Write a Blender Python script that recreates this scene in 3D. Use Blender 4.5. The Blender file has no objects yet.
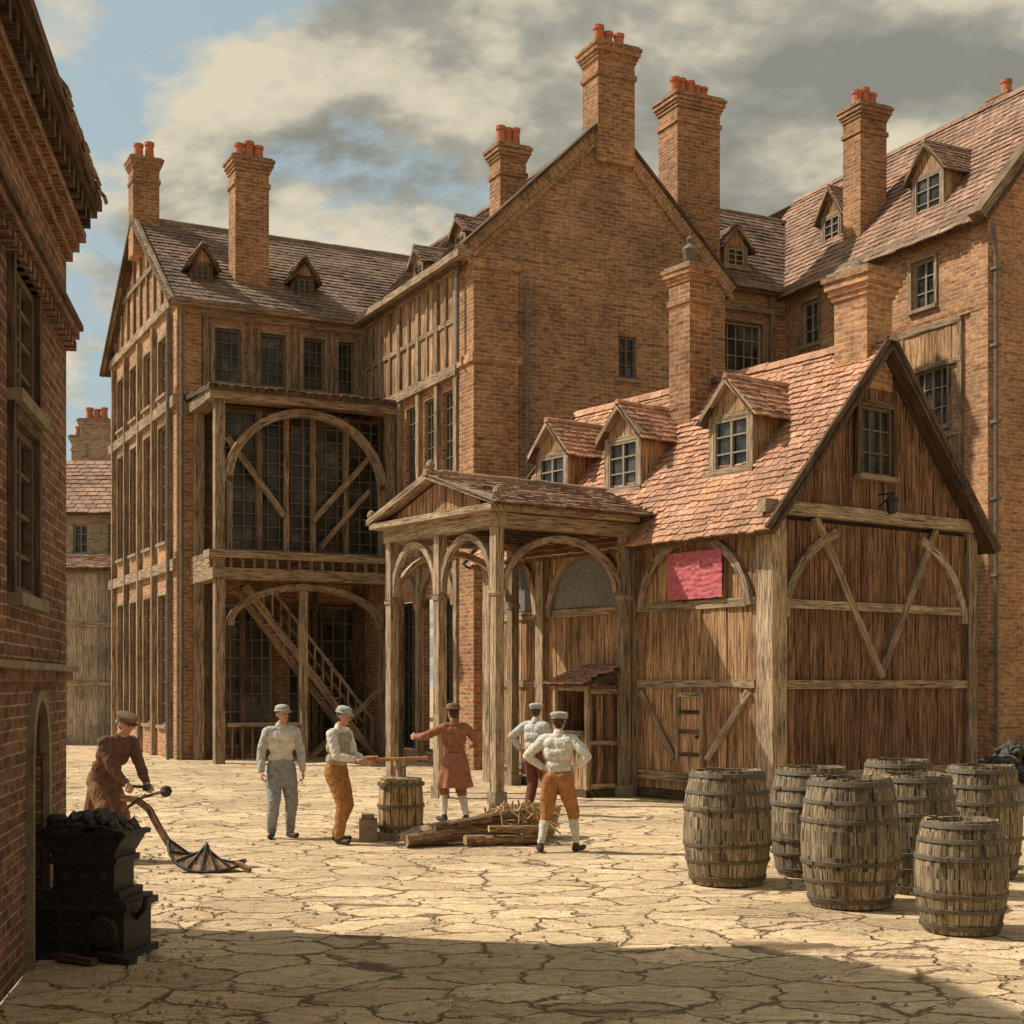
import bpy, bmesh, math, random
from mathutils import Vector, Matrix, noise
import numpy as np
random.seed(7)
RR=random.random
def V(*a): return Vector(a)
ZU=Vector((0,0,1))
scene=bpy.context.scene
# ------------------------------------------------------------------ materials
def newmat(name,rough=.85,spec=.25):
    m=bpy.data.materials.new(name); m.use_nodes=True
    nt=m.node_tree; b=nt.nodes['Principled BSDF']
    b.inputs['Roughness'].default_value=rough
    b.inputs['Specular IOR Level'].default_value=spec
    return m,nt,b
def nd(nt,t,**k):
    n=nt.nodes.new(t)
    for a,v in k.items(): setattr(n,a,v)
    return n
def inp(n,i,v): n.inputs[i].default_value=v
def mathn(nt,op,a,b=None,c=None):
    n=nd(nt,'ShaderNodeMath',operation=op)
    for i,x in enumerate((a,b,c)):
        if x is None: continue
        if isinstance(x,(int,float)): n.inputs[i].default_value=x
        else: nt.links.new(x,n.inputs[i])
    return n.outputs[0]
def mixc(nt,mode,f,a,b):
    n=nd(nt,'ShaderNodeMix',data_type='RGBA',blend_type=mode)
    def s(i,x):
        if isinstance(x,(int,float)): n.inputs[i].default_value=x
        elif isinstance(x,tuple): n.inputs[i].default_value=(*x,1)
        else: nt.links.new(x,n.inputs[i])
    s(0,f); s(6,a); s(7,b); return n.outputs[2]
def ramp(nt,fac,stops,interp='LINEAR'):
    n=nd(nt,'ShaderNodeValToRGB'); n.color_ramp.interpolation=interp
    e=n.color_ramp.elements
    while len(e)<len(stops): e.new(.5)
    for i,(p,c) in enumerate(stops):
        e[i].position=p; e[i].color=(*c,1) if isinstance(c,tuple) else (c,c,c,1)
    nt.links.new(fac,n.inputs[0]); return n.outputs[0]
def noisen(nt,vec,scale,detail=3,rough=.6,dist=0):
    n=nd(nt,'ShaderNodeTexNoise'); inp(n,'Scale',scale); inp(n,'Detail',detail); inp(n,'Roughness',rough); inp(n,'Distortion',dist)
    if vec is not None: nt.links.new(vec,n.inputs['Vector'])
    return n.outputs['Fac']
def mapping(nt,vec,scale=(1,1,1),loc=(0,0,0)):
    n=nd(nt,'ShaderNodeMapping'); inp(n,'Scale',scale); inp(n,'Location',loc); nt.links.new(vec,n.inputs['Vector']); return n.outputs[0]
def bump(nt,b,h,strength=.5,dist=.02):
    n=nd(nt,'ShaderNodeBump'); inp(n,'Strength',strength); inp(n,'Distance',dist); nt.links.new(h,n.inputs['Height']); nt.links.new(n.outputs[0],b.inputs['Normal'])
def brick_mat(name,c1,c2,mort,bw=.29,rh=.10,grime=.4,ms=.013):
    m,nt,b=newmat(name,.92,.15)
    tc=nd(nt,'ShaderNodeTexCoord'); uv=tc.outputs['UV']; ob=tc.outputs['Object']
    wob=nd(nt,'ShaderNodeTexNoise'); inp(wob,'Scale',3.); inp(wob,'Detail',1.); nt.links.new(uv,wob.inputs['Vector'])
    vm=nd(nt,'ShaderNodeVectorMath',operation='MULTIPLY_ADD'); nt.links.new(wob.outputs['Color'],vm.inputs[0]); vm.inputs[1].default_value=(.02,.02,0); nt.links.new(uv,vm.inputs[2])
    br=nd(nt,'ShaderNodeTexBrick'); nt.links.new(vm.outputs[0],br.inputs['Vector'])
    inp(br,'Scale',1.); inp(br,'Brick Width',bw); inp(br,'Row Height',rh); inp(br,'Mortar Size',ms); inp(br,'Mortar Smooth',.25); inp(br,'Bias',-.1)
    inp(br,'Color1',(*c1,1)); inp(br,'Color2',(*c2,1)); inp(br,'Mortar',(*mort,1))
    n1=noisen(nt,ob,.55,4,.65); n2=noisen(nt,mapping(nt,uv,(7,14,7)),1.,3,.75)
    g=ramp(nt,n1,[(.3,(1-grime,1-grime,1-grime*.95)),(.52,(.92,.9,.87)),(.72,(1.15,1.12,1.05))])
    c=mixc(nt,'MULTIPLY',1.,br.outputs['Color'],g)
    c=mixc(nt,'MULTIPLY',.9,c,ramp(nt,n2,[(.3,.4),(.48,1.),(.7,1.25)]))
    n3=noisen(nt,mapping(nt,uv,(3.7,10.,1)),1.,1,.5)
    c=mixc(nt,'MULTIPLY',.6,c,ramp(nt,n3,[(.33,(.5,.47,.47)),(.5,(1.,1.,1.)),(.7,(1.25,1.1,.9))]))
    nt.links.new(c,b.inputs['Base Color'])
    h=mathn(nt,'ADD',mathn(nt,'MULTIPLY',br.outputs['Fac'],-1.),mathn(nt,'MULTIPLY',n2,.7))
    bump(nt,b,h,.75,.02)
    return m
def wood_mat(name,c1,c2,dark=.35,su=26,sv=1.6,rough=.85,var=.45):
    m,nt,b=newmat(name,rough,.2)
    tc=nd(nt,'ShaderNodeTexCoord'); at=nd(nt,'ShaderNodeAttribute',attribute_name='rnd')
    cb=nd(nt,'ShaderNodeCombineXYZ'); r=at.outputs['Fac']
    nt.links.new(mathn(nt,'MULTIPLY',r,37.),cb.inputs[0]); nt.links.new(mathn(nt,'MULTIPLY',r,91.),cb.inputs[1])
    va=nd(nt,'ShaderNodeVectorMath',operation='ADD'); nt.links.new(tc.outputs['UV'],va.inputs[0]); nt.links.new(cb.outputs[0],va.inputs[1])
    g=noisen(nt,mapping(nt,va.outputs[0],(su,sv,1)),1.,4,.65,.6)
    fine=noisen(nt,mapping(nt,va.outputs[0],(su*3.2,sv*2.4,1)),1.,2,.6)
    d=tuple(x*dark for x in c1)
    c=ramp(nt,g,[(.35,d),(.44,c1),(.58,c2),(.76,tuple(min(1,x*1.3) for x in c2))])
    c=mixc(nt,'MULTIPLY',.8,c,ramp(nt,fine,[(.36,.3),(.48,1.),(.7,1.2)]))
    bl=noisen(nt,tc.outputs['Object'],1.1,3,.6)
    c=mixc(nt,'MULTIPLY',.8,c,ramp(nt,bl,[(.3,.55),(.5,.97),(.7,1.2)]))
    vv=mathn(nt,'ADD',mathn(nt,'MULTIPLY',r,var),1-var*.55)
    cc=nd(nt,'ShaderNodeCombineColor'); [nt.links.new(vv,cc.inputs[i]) for i in range(3)]
    c=mixc(nt,'MULTIPLY',1.,c,cc.outputs[0])
    nt.links.new(c,b.inputs['Base Color'])
    bump(nt,b,g,.6,.025)
    return m
def tile_mat(name,cols):
    m,nt,b=newmat(name,.88,.2)
    tc=nd(nt,'ShaderNodeTexCoord'); at=nd(nt,'ShaderNodeAttribute',attribute_name='rnd')
    n=len(cols); c=ramp(nt,at.outputs['Fac'],[(i/(n-1),cols[i]) for i in range(n)])
    n1=noisen(nt,tc.outputs['Object'],.9,3,.65); n2=noisen(nt,tc.outputs['Object'],22.,3,.7)
    c=mixc(nt,'MULTIPLY',1.,c,ramp(nt,n1,[(.3,(.55,.55,.53)),(.5,(.95,.95,.95)),(.7,(1.2,1.15,1.05))]))
    c=mixc(nt,'MULTIPLY',.9,c,ramp(nt,n2,[(.32,.4),(.5,1.),(.7,1.2)]))
    nt.links.new(c,b.inputs['Base Color']); bump(nt,b,n2,.5,.02); return m
def plain_mat(name,col,rough=.8,nscale=12,amt=.5,metal=0,bumps=.3,spec=.25):
    m,nt,b=newmat(name,rough,spec); inp(b,'Metallic',metal)
    tc=nd(nt,'ShaderNodeTexCoord'); n1=noisen(nt,tc.outputs['Object'],nscale,4,.7)
    c=mixc(nt,'MULTIPLY',1.,col,ramp(nt,n1,[(.3,1-amt),(.5,.95),(.72,1+amt*.35)]))
    nt.links.new(c,b.inputs['Base Color']); bump(nt,b,n1,bumps,.02); return m
def glass_mat():
    m,nt,b=newmat('window_glass',.2,.4)
    tc=nd(nt,'ShaderNodeTexCoord'); n1=noisen(nt,tc.outputs['Object'],1.6,3,.6)
    nt.links.new(ramp(nt,n1,[(.35,(.015,.015,.012)),(.55,(.05,.05,.04)),(.72,(.14,.135,.11))]),b.inputs['Base Color'])
    bump(nt,b,noisen(nt,tc.outputs['Object'],3.,1),.2,.03); return m
M={}
M['brick']=brick_mat('brick_orange',(.46,.23,.115),(.29,.135,.07),(.48,.37,.245))
M['brickg']=brick_mat('brick_brown',(.43,.24,.13),(.27,.14,.082),(.45,.35,.235),grime=.4)
M['brickl']=brick_mat('brick_light',(.54,.285,.15),(.37,.18,.095),(.52,.4,.27))
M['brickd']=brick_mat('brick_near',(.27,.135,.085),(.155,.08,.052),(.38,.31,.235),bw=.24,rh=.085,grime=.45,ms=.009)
M['brickf']=brick_mat('brick_far_hazed',(.47,.35,.25),(.40,.28,.19),(.5,.42,.31))  # distance haze put into the colour: paler, lower-contrast brick for far buildings
M['timber']=wood_mat('timber_weathered',(.28,.195,.12),(.44,.33,.215),.28)
M['timberm']=wood_mat('timber_mid_brown',(.23,.155,.095),(.37,.27,.17),.3)
M['timberd']=wood_mat('timber_dark',(.09,.058,.035),(.155,.10,.062),.3)
M['plank']=wood_mat('plank_brown',(.31,.17,.08),(.52,.315,.165),.25,su=24,sv=1.1,var=.5)
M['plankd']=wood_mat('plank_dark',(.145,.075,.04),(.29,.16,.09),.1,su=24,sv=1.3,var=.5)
M['plankg']=wood_mat('plank_grey',(.3,.24,.175),(.4,.33,.24),.45)
M['stave']=wood_mat('barrel_stave',(.20,.15,.09),(.37,.285,.18),.18,su=28,sv=1.8,var=.4)
M['hoop']=plain_mat('barrel_hoop',(.135,.11,.078),.6,30,.6)
M['tileo']=tile_mat('roof_tile_tan',[(.36,.19,.12),(.54,.30,.19),(.46,.245,.155),(.62,.36,.235)])
M['tileb']=tile_mat('roof_tile_brown',[(.18,.125,.095),(.27,.185,.14),(.225,.155,.115),(.32,.225,.165)])
M['tiler']=tile_mat('roof_tile_russet',[(.27,.165,.115),(.39,.245,.17),(.33,.205,.145),(.45,.29,.2)])
M['stone']=plain_mat('stone_coping',(.29,.225,.15),.9,6,.5)
M['iron']=plain_mat('cast_iron',(.035,.031,.027),.55,25,.6,0,.6,.35)
M['lead']=plain_mat('lead_pipe',(.17,.14,.11),.6,8,.5)
M['pot']=plain_mat('terracotta_pot',(.52,.17,.08),.8,9,.4)
M['dark']=plain_mat('dark_interior',(.05,.038,.028),.95,5,.5)
M['glass']=glass_mat()
M['frame']=plain_mat('window_paint',(.33,.27,.19),.8,20,.5)
M['framed']=plain_mat('window_oak',(.16,.12,.08),.8,20,.5)
M['greyp']=plain_mat('grey_plaster',(.22,.215,.205),.95,14,.5,0,.8)
M['coal']=plain_mat('coal_lumps',(.09,.08,.07),.7,20,.6)
M['straw']=wood_mat('straw_wicker',(.38,.25,.125),(.55,.39,.21),.25)
M['sack']=plain_mat('sackcloth',(.36,.25,.15),.95,18,.5)
M['bark']=wood_mat('log_bark',(.2,.12,.065),(.36,.23,.13),.25,su=14,sv=2)
M['bar']=wood_mat('lever_wood',(.5,.2,.08),(.6,.3,.14),.5)
def cloth(name,c,s=14): M[name]=plain_mat(name,c,.95,s,.45,0,.5,.1)
cloth('pink',(.55,.15,.17),10)
cloth('shirt_white',(.70,.66,.57)); cloth('shirt_grey',(.52,.51,.46)); cloth('breeches_orange',(.40,.19,.075)); cloth('breeches_brown',(.26,.15,.075))
cloth('trousers_blue',(.30,.31,.30)); cloth('coat_red',(.34,.145,.085)); cloth('coat_brown',(.16,.09,.06)); cloth('stocking',(.64,.6,.5)); cloth('cap_grey',(.42,.40,.35)); cloth('cap_brown',(.2,.13,.08)); cloth('trousers_red',(.17,.07,.05)); cloth('vest',(.40,.34,.25))
M['skin']=plain_mat('skin',(.54,.31,.2),.6,10,.15,0,.1); M['hair']=plain_mat('hair',(.07,.045,.03),.7,40,.5); M['boot']=plain_mat('boot_leather',(.06,.04,.028),.5,20,.5)
M['eye']=plain_mat('eye',(.03,.02,.015),.3,5,.1); M['lip']=plain_mat('lip',(.35,.12,.09),.6,5,.1)
# ------------------------------------------------------------------ mesh builder
class MB:
    def __init__(s): s.v=[];s.f=[];s.uv=[];s.mi=[];s.rn=[];s.mats=[]
    def face(s,pts,mat,nh=None,L=None,rnd=None):
        n=Vector((0,0,0))
        for i in range(len(pts)): n+=pts[i].cross(pts[(i+1)%len(pts)])
        if n.length<1e-9: return
        n.normalize()
        if nh is not None and n.dot(nh)<0: pts=pts[::-1]; n=-n
        if L is not None and abs(n.dot(L))<.7: b=(L-n*n.dot(L)).normalized(); t=b.cross(n)
        elif L is not None: t=n.orthogonal().normalized(); b=n.cross(t)
        elif abs(n.z)>.98: t=Vector((1,0,0)); b=n.cross(t)
        else: t=ZU.cross(n).normalized(); b=n.cross(t)
        if mat not in s.mats: s.mats.append(mat)
        i0=len(s.v); s.v+= [p.copy() for p in pts]; s.f.append(list(range(i0,i0+len(pts))))
        s.uv+=[(p.dot(t),p.dot(b)) for p in pts]; s.mi.append(s.mats.index(mat)); s.rn.append(RR() if rnd is None else rnd)
    def prism(s,A,B,mat,L=None,capA=True,capB=True,rnd=None):
        r=RR() if rnd is None else rnd
        c=sum(A+B,Vector((0,0,0)))/(len(A)*2)
        ca=sum(A,Vector((0,0,0)))/len(A); cb=sum(B,Vector((0,0,0)))/len(B)
        if capA: s.face(list(A),mat,ca-c,L,r)
        if capB: s.face(list(B),mat,cb-c,L,r)
        for i in range(len(A)):
            j=(i+1)%len(A); q=[A[i],A[j],B[j],B[i]]; m=(A[i]+A[j]+B[j]+B[i])/4
            s.face(q,mat,m-c,L,r)
    def box(s,c,ax,ay,az,mat,L=None):
        A=[c-az+sx*ax+sy*ay for sx,sy in((-1,-1),(1,-1),(1,1),(-1,1))]; B=[p+2*az for p in A]
        s.prism(A,B,mat,L)
    def beam3(s,p,q,w,h,mat,up=ZU):
        d=(q-p); L=d.normalized(); a=L.cross(up)
        if a.length<.01: a=L.cross(Vector((0,1,0)))
        a.normalize(); b=a.cross(L)
        s.box((p+q)/2,a*w/2,b*h/2,d/2,mat,L)
    def lathe(s,c,prof,mat,n=16,ax=ZU,sy=1.,xd=None,L=None,jit=0):
        x=xd if xd else ax.orthogonal().normalized(); y=ax.cross(x)
        rings=[[c+ax*z+(x*math.cos(t)+y*math.sin(t)*sy)*r for t in [2*math.pi*i/n for i in range(n)]] for r,z in prof]
        rs=[RR() for _ in range(n)]
        for k in range(len(prof)-1):
            for i in range(n):
                j=(i+1)%n; q=[rings[k][i],rings[k][j],rings[k+1][j],rings[k+1][i]]
                (r0,z0),(r1,z1)=prof[k],prof[k+1]
                t=2*math.pi*(i+.5)/n; rad=x*math.cos(t)+y*math.sin(t)
                nh=rad*(z1-z0)-ax*(r1-r0)
                if r0<1e-4: q=[q[0],q[2],q[3]]
                elif r1<1e-4: q=[q[0],q[1],q[2]]
                s.face(q,mat,nh,L,rs[i])
    def tube(s,pts,r,mat,n=8):
        for a,b in zip(pts[:-1],pts[1:]):
            d=(b-a); l=d.length; s.lathe(a,[(0,0),(r,0),(r,l),(0,l)],mat,n,d.normalized())
    def obj(s,name,parent=None,origin=Vector((0,0,0)),smooth=False,remap={}):
        me=bpy.data.meshes.new(name); me.from_pydata([tuple(p-origin) for p in s.v],[],s.f)
        uvl=me.uv_layers.new(name='UVMap'); uvl.data.foreach_set('uv',np.array(s.uv,dtype=np.float32).ravel())
        for m in s.mats: me.materials.append(M[remap.get(m,m)])
        me.polygons.foreach_set('material_index',s.mi)
        a=me.attributes.new('rnd','FLOAT','FACE'); a.data.foreach_set('value',s.rn)
        if smooth:
            bm=bmesh.new(); bm.from_mesh(me); bmesh.ops.remove_doubles(bm,verts=bm.verts,dist=.0005); bm.to_mesh(me); bm.free()
            me.polygons.foreach_set('use_smooth',[True]*len(me.polygons))
            try: me.set_sharp_from_angle(angle=math.radians(40))
            except Exception: pass
        me.update(); o=bpy.data.objects.new(name,me); scene.collection.objects.link(o)
        if parent is not None: o.parent=parent
        else: o.location=origin
        return o
class Grp:
    def __init__(s,name,origin,remap={}):
        s.o=origin.copy(); s.e=bpy.data.objects.new(name,None); s.e.location=origin; s.e.empty_display_size=.5; scene.collection.objects.link(s.e); s.p={}; s.r=remap
    def __getitem__(s,k):
        if k not in s.p: s.p[k]=MB()
        return s.p[k]
    def done(s,smooth=()):
        for k,m in s.p.items(): m.obj(k,s.e,s.o,k in smooth,s.r)
class Fr:
    def __init__(s,o,u,n): s.o=Vector((o[0],o[1],0)); s.u=Vector((u[0],u[1],0)).normalized(); s.n=Vector((n[0],n[1],0)).normalized()
    def p(s,a,z,d=0): return s.o+s.u*a+s.n*d+ZU*z
    def sh(s,d,a=0): return Fr((s.o+s.n*d+s.u*a)[:2],s.u[:2],s.n[:2])
def fbox(m,F,a0,a1,z0,z1,d0,d1,mat,L=None):
    L={'a':F.u,'z':ZU,'d':F.n}.get(L)
    A=[F.p(a0,z0,d0),F.p(a1,z0,d0),F.p(a1,z0,d1),F.p(a0,z0,d1)]; B=[p+ZU*(z1-z0) for p in A]; m.prism(A,B,mat,L)
def fbeam(m,F,p,q,w,d0,d1,mat):
    dx,dz=q[0]-p[0],q[1]-p[1]; l=math.hypot(dx,dz); nx,nz=-dz/l*w/2,dx/l*w/2
    P=[(p[0]-nx,p[1]-nz),(q[0]-nx,q[1]-nz),(q[0]+nx,q[1]+nz),(p[0]+nx,p[1]+nz)]
    m.prism([F.p(a,z,d0) for a,z in P],[F.p(a,z,d1) for a,z in P],mat,(F.u*dx+ZU*dz).normalized())
def farc(m,F,ca,cz,ra,rz,t0,t1,w,d0,d1,mat,n=10):
    pr=RR()
    for i in range(n):
        a,b=[math.radians(t0+(t1-t0)*k/n) for k in(i,i+1)]
        P=[(ca+math.cos(t)*(ra+o),cz+math.sin(t)*(rz+o)) for t,o in((a,-w/2),(b,-w/2),(b,w/2),(a,w/2))]
        dx,dz=P[1][0]-P[0][0],P[1][1]-P[0][1]
        m.prism([F.p(x,z,d0) for x,z in P],[F.p(x,z,d1) for x,z in P],mat,(F.u*dx+ZU*dz).normalized(),rnd=pr)
def fpoly(m,F,P,d0,d1,mat,L=None): m.prism([F.p(a,z,d0) for a,z in P],[F.p(a,z,d1) for a,z in P],mat,L)
def fwall(m,F,a0,a1,z0,z1,ops,mat,d=0,rev=.18):
    A=sorted(set([a0,a1]+[x for o in ops for x in o[:2]])); Z=sorted(set([z0,z1]+[x for o in ops for x in o[2:4]]))
    for i in range(len(A)-1):
        for k in range(len(Z)-1):
            ca,cz=(A[i]+A[i+1])/2,(Z[k]+Z[k+1])/2
            if any(o[0]<ca<o[1] and o[2]<cz<o[3] for o in ops): continue
            m.face([F.p(A[i],Z[k],d),F.p(A[i+1],Z[k],d),F.p(A[i+1],Z[k+1],d),F.p(A[i],Z[k+1],d)],mat,F.n)
    for o in ops:
        b0,b1,y0,y1=o[:4]
        for p,q,h in(((b0,y0),(b0,y1),F.u),((b1,y0),(b1,y1),-F.u),((b0,y0),(b1,y0),ZU),((b0,y1),(b1,y1),-ZU)):
            m.face([F.p(*p,d),F.p(*q,d),F.p(*q,d-rev),F.p(*p,d-rev)],mat,h)
def fwin(g,F,a0,a1,z0,z1,nx=2,nz=3,d=0,rev=.14,sill=True,fw=.07,surround=None,bar=.028,fm='frame'):
    w=g['windows']
    w.face([F.p(a0,z0,d-rev),F.p(a1,z0,d-rev),F.p(a1,z1,d-rev),F.p(a0,z1,d-rev)],'glass',F.n)
    e0,e1=d-rev+.003,d-rev+.07
    fbox(w,F,a0,a0+fw,z0,z1,e0,e1,fm,'z'); fbox(w,F,a1-fw,a1,z0,z1,e0,e1,fm,'z')
    fbox(w,F,a0+fw,a1-fw,z0,z0+fw,e0,e1-.003,fm,'a'); fbox(w,F,a0+fw,a1-fw,z1-fw,z1,e0,e1-.003,fm,'a')
    for i in range(1,nx):
        a=a0+(a1-a0)*i/nx; b=bar*(1.7 if (nx%2==0 and i==nx//2) else 1)
        fbox(w,F,a-b/2,a+b/2,z0+fw,z1-fw,e0,e1-.015,fm,'z')
    for k in range(1,nz):
        z=z0+(z1-z0)*k/nz; fbox(w,F,a0+fw,a1-fw,z-bar/2,z+bar/2,e0,e1-.02,fm,'a')
    if sill: fbox(w,F,a0-.1,a1+.1,z0-.09,z0-.002,d-.05,d+.1,'stone','a')
    if surround:
        s=.11
        fbox(w,F,a0-s,a0,z0,z1+s,d-.02,d+.045,surround,'z'); fbox(w,F,a1,a1+s,z0,z1+s,d-.02,d+.045,surround,'z'); fbox(w,F,a0,a1,z1,z1+s,d-.02,d+.05,surround,'a')
def planks(m,F,a0,a1,z0,z1,d,mat,w=.19,th=.03):
    zt=z1 if callable(z1) else (lambda a:z1)
    a=a0
    while a<a1-.01:
        b=min(a1,a+w*(.7+.6*RR()))
        if a1-b<.05: b=a1
        dd=d+RR()*.022; P=[(a+.005,z0),(b-.005,z0),(b-.005,max(z0+.01,zt(b))),(a+.005,max(z0+.01,zt(a)))]
        fpoly(m,F,P,dd-th,dd,mat,ZU); a=b
def tiles(m,p0,p1,p2,p3,mat,th=.22,tw=.2,under='timberd',thick=.12,jit=1.,sag=0):
    n=(p1-p0).cross(p3-p0).normalized()
    if n.z<0: n=-n
    sl=((p3-p0).length+(p2-p1).length)/2; nc=max(2,round(sl/th))
    P=lambda a,b:(p0.lerp(p1,a)).lerp(p3.lerp(p2,a),b)
    m.prism([p0-n*thick,p1-n*thick,p2-n*thick,p3-n*thick],[p0,p1,p2,p3],under)
    wd=max((p1-p0).length,(p2-p3).length); nt_=max(2,round(wd/tw)); dn=(p0-p3).normalized()
    for c in range(nc):
        b0,b1=c/nc,(c+1)/nc; off=.5 if c%2 else 0
        for j in range(-1,nt_+1):
            x0,x1=(j+off)/nt_,(j+off+1)/nt_
            x0=max(0,x0);x1=min(1,x1)
            if x1-x0<.2/nt_: continue
            g=.035/nt_
            h=.035+.022*RR()*jit+.02*noise.noise(Vector((x0*wd*.5,b0*sl*.5,1))); ex=dn*(.02+.045*RR()*jit)
            A,B,C,D=P(x0+g,b0)+n*h+ex,P(x1-g,b0)+n*(h+.014*(RR()-.5))+ex,P(x1-g,b1)+n*.012,P(x0+g,b1)+n*.012
            r=RR(); m.face([A,B,C,D],mat,n,None,r); m.face([A,B,B-n*.035,A-n*.035],mat,dn,None,r*.6)
            if c%3==0 or RR()<.3:
                m.face([A,D,D-n*.012,A-n*.035],mat,(p0-p1),None,r*.6)
def ridge(m,p,q,mat,r=.11,seg=.4):
    d=q-p; n=max(1,round(d.length/seg)); L=d.normalized(); s=L.cross(ZU).normalized()
    for i in range(n):
        a=p.lerp(q,i/n); b=p.lerp(q,(i+1)/n-.02/n); k=r*(1+.12*RR()); a=a+ZU*(RR()*.02)
        pa=[a+s*x*k+ZU*z*k for x,z in((-1,-.75),(-.6,.25),(0,.6),(.6,.25),(1,-.75))]; pb=[x+(b-p.lerp(q,i/n)) for x in pa]
        m.prism(pa,pb,mat)
def chimney(g,x,y,u,w,d,z0,z1,np_=3,mat='brick',cap=1.,ph=.5,neck=True):
    w*=.83; d*=.8; cap*=.8
    m=g['chimneys']; u=Vector((u[0],u[1],0)).normalized(); v=Vector((-u.y,u.x,0)); c=Vector((x,y,0))
    def bx(e,a,b,mt=mat): m.box(c+ZU*(a+b)/2,u*(w/2+e),v*(d/2+e),ZU*(b-a)/2,mt)
    ht=.5*cap
    bx(0,z0,z1-ht)
    if neck: bx(.05*cap,z1-ht-.42,z1-ht-.3)
    bx(.04*cap,z1-ht,z1-ht+.1*cap); bx(.08*cap,z1-ht+.1*cap,z1-ht+.2*cap); bx(.13*cap,z1-ht+.2*cap,z1-ht+.34*cap); bx(.17*cap,z1-ht+.34*cap,z1-.07*cap,'brickg'); bx(.1*cap,z1-.07*cap,z1,'stone')
    for i in range(np_):
        q=c+u*(w*.85*((i+.5)/np_-.5))+v*((RR()-.5)*.1)+ZU*z1; r=min(.15,w*.4/np_+.03)*(.92+.12*RR())
        h=ph*(.85+.3*RR())
        m.lathe(q,[(r*1.15,0),(r*1.15,.05),(r,.06),(r*.86,h*.8),(r*1.05,h*.82),(r*1.05,h),(r*.75,h),(r*.75,h*.5),(0,h*.5)],'pot',12)
def dormer(g,F,a,s0,w,zs,ze,za,dep,tmat,wall='timber',nx=2,nz=3):
    f=F.sh(-s0,a-w/2); m=g['dormers']
    fw_=.11
    fbox(m,f,0,fw_,zs-.35,ze,-.1,0,wall,'z'); fbox(m,f,w-fw_,w,zs-.35,ze,-.1,0,wall,'z')
    fbox(m,f,fw_,w-fw_,ze-.1,ze,-.1,-.003,wall,'a'); fbox(m,f,-.06,w+.06,zs-.12,zs,-.1,.08,wall,'a')
    fbox(m,f,fw_,w-fw_,zs-.35,zs-.12,-.1,-.01,wall,'a')
    fwin(g,f,fw_,w-fw_,zs,ze-.1,nx,nz,0,.08,False,.05)
    fpoly(m,f,[(0.02,ze+.002),(w-.02,ze+.002),(w/2,za-.05)],-.06,-.02,'plank',ZU)
    fbeam(m,f,(-.1,ze-.06),(w/2,za-.02),.08,-.02,.14,wall); fbeam(m,f,(w+.1,ze-.06),(w/2,za-.02),.08,-.015,.142,wall)
    for a0,a1 in((0,.05),(w-.05,w)): fbox(m,f,a0,a1,zs-.35,ze,-dep,-.1,'plank','z')
    o=.16; k=(za-ze)/(w/2)
    e=lambda s,d:f.p(w/2+s*(w/2+o),ze-o*k+.04,d)
    tiles(m,e(-1,.14),e(-1,-dep),f.p(w/2,za+.04,-dep),f.p(w/2,za+.04,.14),tmat,.15,.18,thick=.05)
    tiles(m,e(1,-dep),e(1,.14),f.p(w/2,za+.04,.14),f.p(w/2,za+.04,-dep),tmat,.15,.18,thick=.05)
    ridge(m,f.p(w/2,za+.06,.15),f.p(w/2,za+.06,-dep),tmat,.07,.3)
def nrm(x,y): l=math.hypot(x,y); return (x/l,y/l)
d1=nrm(-.586,.810); d2=(d1[1],-d1[0]); e1=nrm(-.447,.894); e2=(e1[1],-e1[0])
neg=lambda a:(-a[0],-a[1])
# ------------------------------------------------------------------ timber house
H0=(4.29,23.3); W=5.43; LEN=8.2; ZE=4.95; ZA=8.1
g=Grp('timber_framed_house',Vector((*H0,0)))
HF=Fr(H0,d1,neg(d2)); HG=Fr(H0,d2,neg(d1)); HB=Fr(HG.p(W,0)[:2],d1,d2); HE=Fr(HF.p(LEN,0)[:2],d2,d1)
w=g['walls']; t=g['timber_frame']
for F,l in((HF,LEN),(HG,W),(HB,LEN),(HE,W)): fbox(w,F,.1,l-.1,0.02,ZE-.02,-.16,-.06,'dark')
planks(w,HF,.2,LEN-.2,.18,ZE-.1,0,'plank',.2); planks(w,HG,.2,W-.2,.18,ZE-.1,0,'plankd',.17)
planks(w,HB,.2,LEN-.2,.1,ZE-.1,0,'plank',.25); planks(w,HE,.2,W-.2,.1,ZE-.1,0,'plank',.25)
gz=lambda a: ZE+.0+(ZA-ZE)*(1-abs(a-W/2)/(W/2))-.12
fpoly(w,HG,[(.05,ZE),(W-.05,ZE),(W/2,ZA-.1)],-.12,-.05,'dark')
fpoly(w,HE,[(.05,ZE),(W-.05,ZE),(W/2,ZA-.1)],-.12,-.05,'dark')
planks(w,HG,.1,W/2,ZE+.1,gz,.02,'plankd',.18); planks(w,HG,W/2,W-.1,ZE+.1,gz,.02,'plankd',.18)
planks(w,HE,.1,W/2,ZE+.1,gz,.02,'plankd',.24); planks(w,HE,W/2,W-.1,ZE+.1,gz,.02,'plankd',.24)
for F,l in((HF,LEN),(HG,W)): fbox(w,F,0.1,l,0,.17,-.05,.09,'timberd','a')
fbox(t,HG,-.04,.3,0,ZE+.12,-.28,.10,'timber','z'); fbox(t,HG,W-.2,W+.06,0,ZE+.1,-.26,.09,'timber','z')
for z,h in((.42,.16),(2.0,.15),(3.36,.15)): fbox(t,HG,.3,W-.2,z,z+h,-.02,.07,'timber','a')
fbox(t,HG,-.25,W+.25,ZE-.02,ZE+.2,-.05,.14,'timber','a')
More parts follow.
